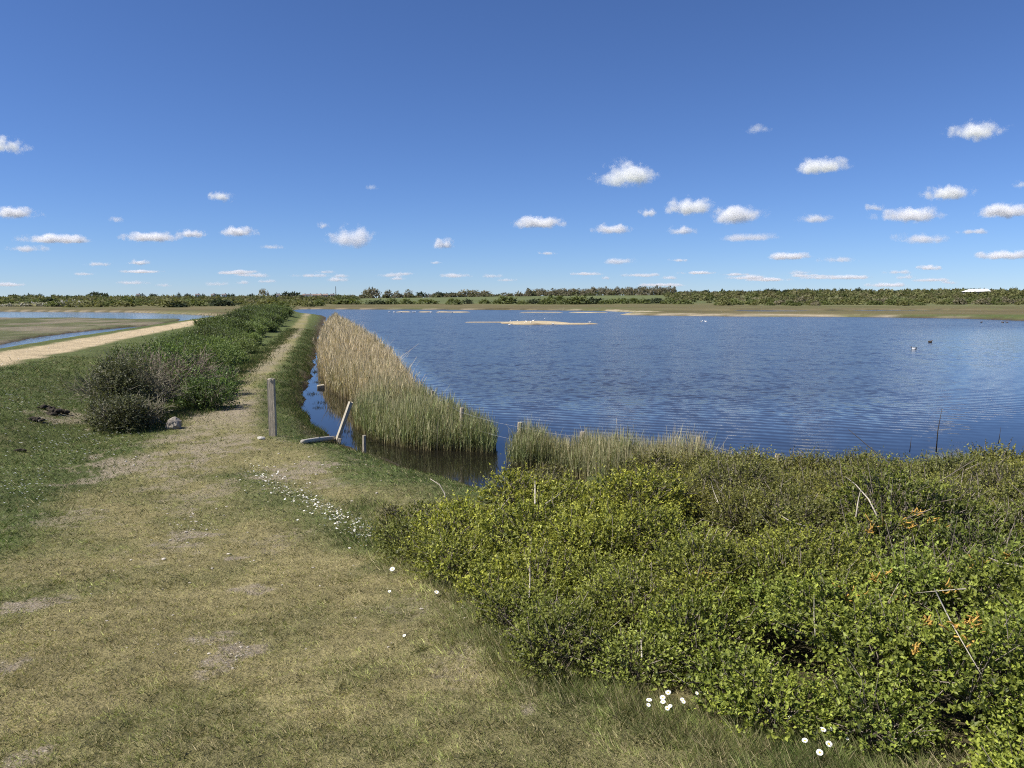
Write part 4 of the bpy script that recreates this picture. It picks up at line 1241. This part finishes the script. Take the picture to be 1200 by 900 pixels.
# ------------------------------------------------------------------ far shrubs, trees, houses
def far_crown(n, rx, rz, size, c0, c1, seed, core=.0):
    rng = np.random.default_rng(seed)
    d = norm(rng.normal(0, 1, (n, 3))); d[:, 2] = np.abs(d[:, 2]) * 1.0 - .15
    m = .75 + .6 * (vnoise(d[:, 0] * 2.2 + seed, d[:, 1] * 2.2 + d[:, 2] * 2.0, seed))
    rad = m * rng.uniform(.55, 1.05, n)
    P = d * rad[:, None] * np.array([[rx, rx, rz]])
    D = norm(rng.normal(0, 1, (n, 3)) + d * .6)
    N = norm(d * .6 + np.array([0, -.15, .9]) + rng.normal(0, .3, (n, 3)))
    C = np.array(c0) + (np.array(c1) - np.array(c0)) * rng.random((n, 1)) ; C = C * rng.uniform(.75, 1.25, (n, 1))
    L = size * rng.uniform(.7, 1.3, n)
    return P, D, N, L, L * .8, C
def proto(kind, seed):
    if kind == 'shrub': p = far_crown(240, 1.0, .85, .30, (.10, .12, .045), (.145, .165, .06), seed); z = .1
    elif kind == 'dark': p = far_crown(240, 1.0, .8, .30, (.03, .042, .026), (.065, .08, .04), seed); z = .12
    elif kind == 'pale': p = far_crown(190, 1.0, .7, .38, (.26, .25, .21), (.44, .42, .36), seed); z = .1
    elif kind == 'tan': p = far_crown(220, .9, 1.0, .28, (.15, .135, .09), (.25, .22, .15), seed); z = .25
    elif kind == 'olive': p = far_crown(240, 1.0, .8, .30, (.135, .14, .058), (.18, .18, .075), seed); z = .1
    P = p[0].copy(); P[:, 2] += z
    return leaf_mesh(kind, P, *p[1:], M_FARLEAF, False)
PRO = {k: [proto(k, 10 * i + j) for j in range(4)] for i, k in enumerate(('shrub', 'dark', 'pale', 'tan', 'olive'))}
rf = random.Random(21)
ORD = ('first second third fourth fifth sixth seventh eighth ninth tenth eleventh twelfth thirteenth fourteenth fifteenth sixteenth seventeenth eighteenth '
       'nineteenth twentieth twenty-first twenty-second twenty-third twenty-fourth twenty-fifth twenty-sixth').split()
def shrub(kind, x, y, w, h, label, group, name='shrub', cat='shrub'):
    z = float(land(x, y))
    o = link(name, rf.choice(PRO[kind]), None, (x, y, z))
    o.scale = (w / 2, w / 2, h); o.rotation_euler.z = rf.uniform(0, 6.28)
    tag(o, label, cat, group); return o
def tree(kind, x, y, w, h, label, group, trunk=.3, col=(.06, .05, .04)):
    z = float(land(x, y))
    root = empty('far_tree', (x, y, z)); tag(root, label, 'tree', group)
    tb = polytube([(0, 0, -.3), (.1, 0, h * .35), (0, .1, h * .7)], [w * .05, w * .04, w * .015], 6)
    bm_obj('trunk', tb, M_EARTH, root, True)
    c = link('crown', rf.choice(PRO[kind]), root, (0, 0, h * trunk)); c.scale = (w / 2, w / 2, h * (1 - trunk) * .95); c.rotation_euler.z = rf.uniform(0, 6.28)
    return root

# row of shrubs along the foot of the meadow (picture x, width px, height px)
ROW = [(408, 26, 8), (445, 20, 6), (460, 12, 9), (477, 14, 7), (500, 20, 6), (532, 14, 8), (548, 10, 6), (568, 10, 6), (583, 9, 6), (595, 22, 10), (612, 10, 5), (628, 18, 7), (640, 14, 8), (652, 20, 11),
       (665, 16, 9), (678, 18, 11), (694, 20, 8), (708, 12, 6), (722, 18, 7), (738, 22, 7), (752, 14, 6), (768, 20, 7), (785, 18, 6), (800, 14, 6)]
for i, (px, w, h) in enumerate(sorted(ROW)):
    y = 430 + rf.uniform(-25, 40); x = (px - 600) / 900 * y
    shrub('shrub' if rf.random() < .7 else 'dark', x, y, 1.4 * w * y / 900, h * y / 900, f'green shrub, {ORD[i]} from the left in the row along the foot of the far meadow', 'shrubs along the foot of the meadow')
# heath on the left and scrub hill on the right
cnt = 0
def scatter(n, u0, u1, y0, y1, kinds, w0, w1, label, group):
    for _ in range(n):
        y = math.sqrt(rf.uniform(y0 * y0, y1 * y1)); u = rf.uniform(u0, u1); x = u * y
        if float(land(x, y)) < .3: continue
        w = rf.uniform(w0, w1); k = rf.choice(kinds); wd = {'shrub': 'green', 'olive': 'olive', 'dark': 'dark', 'tan': 'tan'}[k]
        third = ('left', 'middle', 'right')[min(2, int(3 * (u - u0) / (u1 - u0)))]
        shrub(k, x, y, w, w * rf.uniform(.25, .45), f'{wd} {label}, in its {third} third, ' + ('nearer rows' if y < (y0 + y1) / 2 else 'farther rows'), group)
scatter(125, -.70, -.25, 262, 480, ['shrub', 'olive', 'olive', 'shrub', 'dark'], 4, 9, 'low scrub bush on the heath beyond the creek', 'scrub bushes on the left hand heath')
scatter(150, .26, .70, 340, 520, ['shrub', 'olive', 'shrub', 'olive', 'olive', 'shrub', 'tan'], 4, 9, 'low scrub bush on the hill beyond the marsh', 'scrub bushes on the right hand hill')
# the farther scrub, one mass
def far_mass(name, n, u0, u1, y0, y1, label, seed, cols, hgt):
    rng = np.random.default_rng(seed)
    y = np.sqrt(rng.uniform(y0 ** 2, y1 ** 2, n)); x = rng.uniform(u0, u1, n) * y; z = land(x, y)
    w = rng.uniform(3.5, 8, n) * y / 700; h = w * rng.uniform(.28, .5, n) * hgt
    m = 60
    d = norm(rng.normal(0, 1, (n, m, 3))); d[..., 2] = np.abs(d[..., 2])
    P = np.stack([x, y, z], 1)[:, None] + d * rng.uniform(.6, 1.05, (n, m, 1)) * np.stack([w / 2, w / 2, h], 1)[:, None]
    N = norm(d * .6 + np.array([0, -.15, .9]) + rng.normal(0, .3, (n, m, 3))); D = norm(rng.normal(0, 1, (n, m, 3)) + d * .3)
    L = np.repeat((w * .30)[:, None], m, 1) * rng.uniform(.6, 1.3, (n, m))
    c = np.array(cols)[rng.integers(0, len(cols), n)][:, None] * rng.uniform(.7, 1.3, (n, m, 1))
    me = leaf_mesh(name, P.reshape(-1, 3), D.reshape(-1, 3), N.reshape(-1, 3), L.ravel(), L.ravel() * .8, c.reshape(-1, 3), M_FARLEAF, False)
    tag(link(name, me), label, 'scrub', None, 'stuff')
OL = [(.13, .14, .058), (.155, .155, .068), (.115, .13, .054), (.165, .155, .08)]
far_mass('far_scrub', 900, -.75, -.20, 440, 950, 'olive scrub covering the heath under the left skyline', 51, OL, .8)
far_mass('far_scrub', 1000, .20, .75, 480, 1000, 'olive scrub covering the hill under the right skyline', 52, OL, 1.05)
far_mass('far_scrub', 260, -.3, .32, 880, 1000, 'brown hedgerow scrub along the top of the far meadow', 53, [(.14, .13, .08), (.11, .115, .06), (.16, .145, .10)], 1.0)

# skyline trees
SKY_D = [(112, 14, 8), (66, 5, 5), (168, 9, 6), (182, 9, 6), (20, 12, 5), (38, 12, 5), (50, 8, 5), (212, 6, 6), (222, 8, 6), (256, 10, 6), (270, 8, 5), (275, 8, 5), (296, 9, 6), (325, 9, 6), (337, 12, 9), (347, 14, 9), (380, 8, 5), (388, 12, 4), (494, 12, 6), (516, 12, 6), (529, 30, 5),
         (120, 14, 8), (128, 8, 5), (186, 5, 3), (240, 6, 5)]
for i, (px, w, h) in enumerate(sorted(SKY_D)):
    y = 980 + rf.uniform(-40, 60); x = (px - 600) / 900 * y
    dz = 9.0
    tree('dark', x, y, w * y / 900 * 1.05, (h + 1.5) * y / 900, f'dark evergreen tree, {ORD[i]} from the left among those along the far skyline', 'dark evergreens on the skyline', .12)
for i, (px, w, h) in enumerate(sorted([(311, 11, 8), (436, 12, 10), (430, 8, 8), (442, 9, 8), (456, 10, 7), (466, 8, 5), (480, 10, 6), (545, 18, 6), (556, 16, 5), (568, 14, 5)])):
    y = 960 + rf.uniform(-20, 40); x = (px - 600) / 900 * y
    tree('tan', x, y, w * y / 900 * 1.2, (h + 2) * y / 900, f'tan leafless tree, {ORD[i]} from the left of those standing apart behind the meadow', 'leafless trees on the skyline', .12)
for px in np.arange(618, 792, 2.6):
    y = 960 + rf.uniform(-25, 40); x = (px + rf.uniform(-1.5, 1.5) - 600) / 900 * y
    tree('tan', x, y, rf.uniform(7, 10), rf.uniform(6.5, 8.5) + (1.5 if px > 690 else 0), 'leafless tree of the bare tan wood behind the meadow', 'trees of the tan wood behind the meadow', .15)
for i in range(42):
    px = rf.choice([rf.uniform(822, 868), rf.uniform(870, 905), rf.uniform(905, 1010), rf.uniform(800, 1060)])
    y = 960 + rf.uniform(-30, 60); x = (px - 600) / 900 * y
    tree('dark' if px < 905 or rf.random() < .4 else 'olive', x, y, rf.uniform(7, 13), rf.uniform(5, 8), 'tree on the skyline of the right hand hill', 'trees on the right hand skyline', .15)
for px, w, h, k, lb in [(984, 4, 9, 'dark', 'single pointed tree standing up from the right hand skyline'), (1045, 6, 5, 'dark', 'small dark tree alone below the right hand skyline')]:
    y = 800; x = (px - 600) / 900 * y
    tree(k, x, y, w * y / 900, h * y / 900, lb, None, .3)
for i, (px, w, h) in enumerate(sorted([(1163, 10, 7), (1178, 14, 9), (1107, 8, 5), (1192, 12, 8), (1075, 14, 5), (1150, 10, 6), (1130, 14, 4)])):
    y = 620 + rf.uniform(-20, 20); x = (px - 600) / 900 * y
    tree('olive', x, y, w * y / 900 * 1.2, (h + 2) * y / 900, f'olive tree, {ORD[i]} from the left on the crest near the right edge', 'trees on the crest at the right edge', .15)
# pale blossoming scrub at the left
for px, py, w, h in [(8, 356, 9, 3), (14, 355, 8, 4), (30, 352, 16, 4), (45, 352, 12, 4), (52, 353, 12, 5), (58, 355, 8, 4), (70, 354, 10, 6), (80, 352, 12, 6), (88, 353, 12, 6), (96, 355, 12, 5), (76, 355, 10, 4), (92, 356, 12, 4)]:
    y = 300 + rf.uniform(-12, 12); x = (px - 600) / 900 * y
    shrub('pale', x, y, w * y / 900 * 1.25, h * y / 900 * 1.3, 'whitish grey bush of the pale scrub beyond the creek at the left', 'pale bushes beyond the creek')

def house(px, w, h, d, wall, roof, label, y=940, gable=True, lift=4.0, group='houses on the far skyline'):
    x = (px - 600) / 900 * y; z = float(land(x, y))
    root = empty('house', (x, y, z)); root.rotation_euler.z = rf.uniform(-.3, .3); tag(root, label, 'house', group)
    H = h + lift
    bm = bmesh.new(); bmesh.ops.create_cube(bm, size=1, matrix=Matrix.Translation((0, 0, H / 2)) @ Matrix.Diagonal((w, d, H, 1))); bm_obj('wall', bm, wall, root)
    bm = bmesh.new(); rh = d * .35
    v = [bm.verts.new(c) for c in ((-w / 2 - .3, -d / 2 - .3, H - .1), (w / 2 + .3, -d / 2 - .3, H - .1), (w / 2 + .3, d / 2 + .3, H - .1), (-w / 2 - .3, d / 2 + .3, H - .1), (-w / 2 - .3, 0, H + rh), (w / 2 + .3, 0, H + rh))]
    for f in ((0, 1, 5, 4), (2, 3, 4, 5), (0, 4, 3), (1, 2, 5), (3, 2, 1, 0)): bm.faces.new([v[i] for i in f])
    ro = bm_obj('roof', bm, roof, root)
    bm = bmesh.new(); bmesh.ops.create_cube(bm, size=1, matrix=Matrix.Translation((w * .3, 0, H + rh + .2)) @ Matrix.Diagonal((.8, .8, 1.4, 1))); bm_obj('chimney', bm, M_BRICK, ro)
    n = max(2, int(w / 3))
    for i in range(n):
        for zz in (lift + h * .28, lift + h * .72):
            bm = bmesh.new(); bmesh.ops.create_cube(bm, size=1, matrix=Matrix.Translation((-w / 2 + (i + .5) * w / n, -d / 2 - .02, zz)) @ Matrix.Diagonal((1.1, .12, 1.2, 1))); bm_obj('window', bm, M_WIN, root)
    return root
for px, w, m, r, lb in [(165, 4, M_WHITE, M_ROOF, 'small white house half hidden by the dark trees at the far left skyline'), (234, 5, M_WHITE, M_ROOF, 'brightest white house alone among the trees of the left skyline'), (252, 4, M_WHITE, M_ROOF, 'white house next right from the brightest white one'),
                     (265, 5, M_WHITE, M_ROOF, 'white house left of the round leafless tree'), (328, 4, M_WHITE, M_ROOF, 'white house just left of the two tall dark evergreens'), (358, 4, M_BRICK, M_TILE, 'brick house right of the two tall dark evergreens'), (363, 8, M_WHITE, M_ROOF, 'wide white house at the left end of the terrace by the footpath end'),
                     (371, 7, M_BRICK, M_TILE, 'brick house second in the terrace by the footpath end'), (376, 6, M_WHITE, M_TILE, 'white house with red roof third in the terrace'), (383, 6, M_BRICK, M_TILE, 'brick house fourth in the terrace'), (391, 5, M_WHITE, M_ROOF, 'white house at the right end of the terrace')]:
    house(px, w * .95, 2.8, 4.5, m, r, lb, 935, True, 1.6)
# long white shed on the right skyline
y = 700; x = (1140 - 600) / 900 * y; z = float(land(x, y)) - 2.0
sh = empty('shed', (x, y, z)); tag(sh, 'long low white-roofed shed on the right hand skyline', 'shed')
bm = bmesh.new(); bmesh.ops.create_cube(bm, size=1, matrix=Matrix.Translation((0, 0, 2.8)) @ Matrix.Diagonal((18, 10, 5.6, 1))); bm_obj('wall', bm, M_ROOF, sh)
bm = bmesh.new()
v = [bm.verts.new(c) for c in ((-10, -6, 5.5), (10, -6, 5.9), (10, 6, 5.9), (-10, 6, 5.5), (-6, 0, 7.9), (10, 0, 8.2))]
for f in ((0, 1, 5, 4), (2, 3, 4, 5), (0, 4, 3), (1, 2, 5), (3, 2, 1, 0)): bm.faces.new([v[i] for i in f])
bm_obj('roof', bm, M_WHITE, sh)
for i in range(4):
    bm = bmesh.new(); bmesh.ops.create_cube(bm, size=1, matrix=Matrix.Translation((-6.6 + i * 4.4, -5.05, 3.6)) @ Matrix.Diagonal((2.4, .2, 2.6, 1))); bm_obj('door', bm, M_WIN, sh)
# thin mast on the skyline
mx = (395 - 600) / 900 * 950
mo = bm_obj('mast', polytube([(0, 0, 0), (0, 0, 15)], [.5, .3], 6), M_EARTH, None, False, (mx, 950, float(land(mx, 950)))); tag(mo, 'thin dark mast on the skyline right of the terrace of houses', 'mast')

# ------------------------------------------------------------------ birds
def bird_mesh(name, L, H, neck, mat_fn, mats):
    bm = bmesh.new()
    prof = [(-.52, .05, .18), (-.42, .12, .13), (-.2, .24, .05), (.05, .28, .02), (.25, .24, .05), (.36, .14, .14), (.4, .09, .14 + neck * .5), (.42, .105, .16 + neck), (.50, .10, .18 + neck), (.57, .05, .165 + neck), (.68, .018, .14 + neck)]
    rings = []
    for px, r, z in prof:
        rings.append([bm.verts.new((px * L, math.cos(a) * r * L * .9, (z + math.sin(a) * r * .8) * H)) for a in [2 * math.pi * k / 8 for k in range(8)]])
    for i in range(len(rings) - 1):
        for k in range(8):
            f = bm.faces.new((rings[i][k], rings[i][(k + 1) % 8], rings[i + 1][(k + 1) % 8], rings[i + 1][k])); f.material_index = mat_fn(i, k); f.smooth = True
    bm.faces.new(rings[0][::-1]); bm.faces.new(rings[-1])
    bmesh.ops.recalc_face_normals(bm, faces=bm.faces)
    me = bpy.data.meshes.new(name); bm.to_mesh(me); bm.free()
    for m in mats: me.materials.append(m)
    return me
duck = bird_mesh('duck', .5, .5, .16, lambda i, k: 2 if i >= 9 else (1 if (1 < i < 5 and k in (0, 3, 4, 7)) else 0), [M_BLACKF, M_WHITEF, M_BILL])
bduck = bird_mesh('duck', .45, .45, .14, lambda i, k: 1 if i >= 9 else 0, [M_BROWNF, M_BILL])
gull = bird_mesh('gull', .5, .5, .2, lambda i, k: 1 if i >= 9 or i == 0 else 0, [M_WHITEF, M_BILL])
def bird(me, px, py, z, rz, lb, cat, grp=None, s=1.0):
    x, y = at(px, py, z); g = max(float(land(x, y)), z)
    o = link(cat, me, None, (x, y, g + .02)); o.rotation_euler.z = rz; o.scale = (s, s, s); tag(o, lb, cat, grp)
bird(duck, 1071, 409, 0, 2.9, 'black and white duck floating on the open water at the right', 'duck', None, .85)
bird(bduck, 1090, 401, 0, .3, 'brown duck floating just beyond the black and white one', 'duck', None, 1.0)
bird(bduck, 1150, 378, 0, .4, 'dark duck near the far bank at the right, alone', 'duck')
for px in (1175, 1180): bird(bduck, px, 378, 0, 2.8, 'dark duck of the close pair near the far bank at the right', 'duck', 'pair of ducks by the right bank')
bird(gull, 822, 377, 0, .4, 'left one of two white gulls floating off the tan spit', 'gull', 'two floating gulls', .9)
bird(gull, 827, 377, 0, 2.6, 'right one of two white gulls floating off the tan spit', 'gull', 'two floating gulls', .9)
bird(gull, 691, 378, 0, .2, 'white gull floating just right of the sand island', 'gull', None, .9)
bird(gull, 638, 374, 0, 1.0, 'white gull floating just behind the sand island', 'gull', None, .8)
for i, (px, py) in enumerate(sorted([(598, 377), (606, 377), (617, 378), (622, 379), (648, 380), (597, 381), (625, 377)])):
    bird(gull, px, py, .1, rf.uniform(0, 6), f'white gull, {ORD[i]} from the left of those resting on the sand island', 'gull', 'gulls on the sand island', .75)
for i, (px, py) in enumerate([(456, 366), (462, 366), (470, 366), (484, 366), (486, 366), (505, 366), (515, 366), (530, 366)]):
    bird(gull, px, py, .1, rf.uniform(0, 6), f'white gull, {ORD[i]} from the left on the shoals at the far end of the lagoon', 'gull', 'gulls on the far shoals', 1.1)

# ------------------------------------------------------------------ clouds
def cloud_mat():
    t = NT('cloud_vapour')
    tc = t.n('ShaderNodeTexCoord'); oi = t.n('ShaderNodeObjectInfo')
    sepc = t.n('ShaderNodeSeparateColor'); t.l(oi.outputs['Color'], sepc.inputs[0])
    dens, aspect = sepc.outputs[0], sepc.outputs[1]
    sx = t.n('ShaderNodeSeparateXYZ'); t.l(tc.outputs['Object'], sx.inputs[0])
    x, y, z = sx.outputs
    # flat base, domed top
    zz = t.math('MULTIPLY', z, t.math('ADD', 1.0, t.math('MULTIPLY', t.math('LESS_THAN', z, 0.0), .6)))
    q = t.math('SQRT', t.math('ADD', t.math('ADD', t.math('MULTIPLY', x, x), t.math('MULTIPLY', y, y)), t.math('MULTIPLY', zz, zz)))
    cb = t.n('ShaderNodeCombineXYZ'); t.l(x, cb.inputs[0]); t.l(y, cb.inputs[1]); t.l(t.math('MULTIPLY', z, aspect), cb.inputs[2])
    add = t.n('ShaderNodeVectorMath', operation='ADD'); t.l(cb.outputs[0], add.inputs[0])
    rv = t.n('ShaderNodeCombineXYZ'); r1 = t.math('MULTIPLY', oi.outputs['Random'], 40.0); t.l(r1, rv.inputs[0]); t.l(r1, rv.inputs[1]); t.l(rv.outputs[0], add.inputs[1])
    n1 = t.noise(add.outputs[0], 2.6, 8, .66); n2 = t.noise(add.outputs[0], 1.1, 1, .5)
    v = t.math('ADD', t.math('SUBTRACT', .58, q), t.math('MULTIPLY', t.math('SUBTRACT', n1.outputs['Fac'], .5), 2.7))
    v = t.math('ADD', v, t.math('MULTIPLY', t.math('SUBTRACT', n2.outputs['Fac'], .5), .9))
    v = t.ramp(v, .0, .65)
    edge = t.ramp(q, .99, .85)
    d = t.math('MULTIPLY', t.math('MULTIPLY', v, edge), dens)
    pv = t.n('ShaderNodeVolumePrincipled')
    pv.inputs['Color'].default_value = (1, 1, 1, 1)
    pv.inputs['Anisotropy'].default_value = .0
    t.l(d, pv.inputs['Density'])
    t.l(pv.outputs[0], t.out.inputs['Volume'])
    return t.m
M_CLOUD = cloud_mat()
bm = bmesh.new(); bmesh.ops.create_icosphere(bm, subdivisions=3, radius=1.04)
cloud_me = bpy.data.meshes.new('cloud'); bm.to_mesh(cloud_me); bm.free(); cloud_me.materials.append(M_CLOUD)
CL = [(8, 173, 56, 26, 1, 'white puff cut by the left edge, higher of the two'), (18, 251, 66, 18, 1, 'flat white cloud at the left edge, lower of the two'), (62, 281, 92, 15, .8, 'long thin cloud low at the left'),
      (178, 279, 78, 16, .9, 'left member of three small clouds in a row at the left'), (226, 275, 48, 13, .9, 'middle member of three small clouds in a row at the left'), (280, 273, 56, 16, 1, 'right member of three small clouds in a row at the left'),
      (162, 308, 32, 9, .9, 'tiny cloud low below the three in a row'), (259, 232, 36, 17, .8, 'small lone puff above the three clouds in a row'), (411, 281, 74, 35, 1, 'biggest cloud left of the picture centre'), (379, 265, 20, 12, .6, 'scrap of cloud just upper left of the biggest left cloud'),
      (520, 287, 34, 17, 1, 'small round cloud low at the picture centre'), (733, 207, 86, 38, 1.2, 'large ragged white cloud above the tan wood'), (632, 263, 76, 20, 1, 'long cloud with a knob at its right end, left of the large ragged one'), (716, 269, 62, 19, 1, 'neat flat cloud below the large ragged one'),
      (808, 244, 76, 27, 1.1, 'left of two big neighbouring clouds right of centre'), (866, 254, 84, 30, 1.1, 'right of two big neighbouring clouds right of centre'), (799, 271, 42, 17, .9, 'small cloud below the two big neighbours'), (760, 250, 30, 14, .7, 'small puff left of the two big neighbours'),
      (963, 196, 74, 23, .9, 'soft flat cloud high right of centre'), (1143, 155, 78, 31, 1, 'highest cloud at the upper right'), (1112, 227, 70, 25, 1.1, 'bright cloud above the broad flat one at the right'), (1066, 253, 94, 27, 1.1, 'broad flat cloud at the right'),
      (1180, 249, 96, 21, 1, 'cloud cut by the right edge at mid height'), (952, 257, 50, 14, .6, 'faint smudge of cloud left of the broad flat one'), (926, 301, 62, 12, .8, 'thin cloud with two knobs low at the right'), (1078, 280, 80, 18, .55, 'greyish ragged cloud below the broad flat one'),
      (1178, 300, 72, 15, .8, 'lower cloud cut by the right edge'), (1090, 314, 34, 10, .9, 'tiny white cloud low at the right'), (887, 152, 36, 14, .3, 'faintest wisp high right of centre'), (878, 279, 86, 12, .3, 'faint grey streak below the two big neighbours'),
      (1025, 244, 34, 12, .5, 'faint puff left of the broad flat cloud'), (435, 220, 18, 9, .3, 'tiny faint wisp alone high left of centre'), (137, 258, 26, 11, .3, 'faint wisp above the three clouds in a row'), (1196, 217, 24, 14, .5, 'scrap of cloud at the right edge above the cut one')]
def cloud(px, py, w, h, s, label, group, alt=1000.0):
    up = 350 - py + 0.0
    y = min(alt * 900 / up, 60000)
    p = at_dist(px, py, y)
    k = y / 900
    o = link('cloud', cloud_me, None, p)
    rx = w * k / 2 * 1.1; rz = h * k / 2 * 1.2
    o.scale = (rx, rx * .7, rz)
    o.color = (s ** 1.3 * 6.5 / (rz * 2), rz / rx, 0, 1)
    tag(o, label, 'cloud', group)
for px, py, w, h, s, lb in CL: cloud(px, py, w, h, s, lb, 'fair weather clouds')
rc = random.Random(33)
for px, py, w in [(395, 328, 40), (465, 327, 30), (312, 330, 26), (575, 324, 34), (710, 326, 18), (767, 322, 20), (115, 310, 40), (320, 290, 36), (795, 305, 30), (725, 307, 50), (640, 297, 28), (510, 308, 18), (980, 305, 56), (1140, 272, 44), (30, 292, 60)]:
    cloud(px, py, w, max(6, w * .2), rc.uniform(.3, .5), 'thin faint cloud streak low in the sky', 'faint low cloud streaks')
for i in range(40):
    w = rc.uniform(22, 70); cloud(rc.uniform(0, 1200), rc.uniform(318, 335), w, rc.uniform(5, 8), rc.uniform(.28, .48), 'thin faint cloud streak low in the sky', 'faint low cloud streaks')
print('SCENE BUILT', sum(len(o.data.polygons) for o in bpy.data.objects if o.type == 'MESH'))
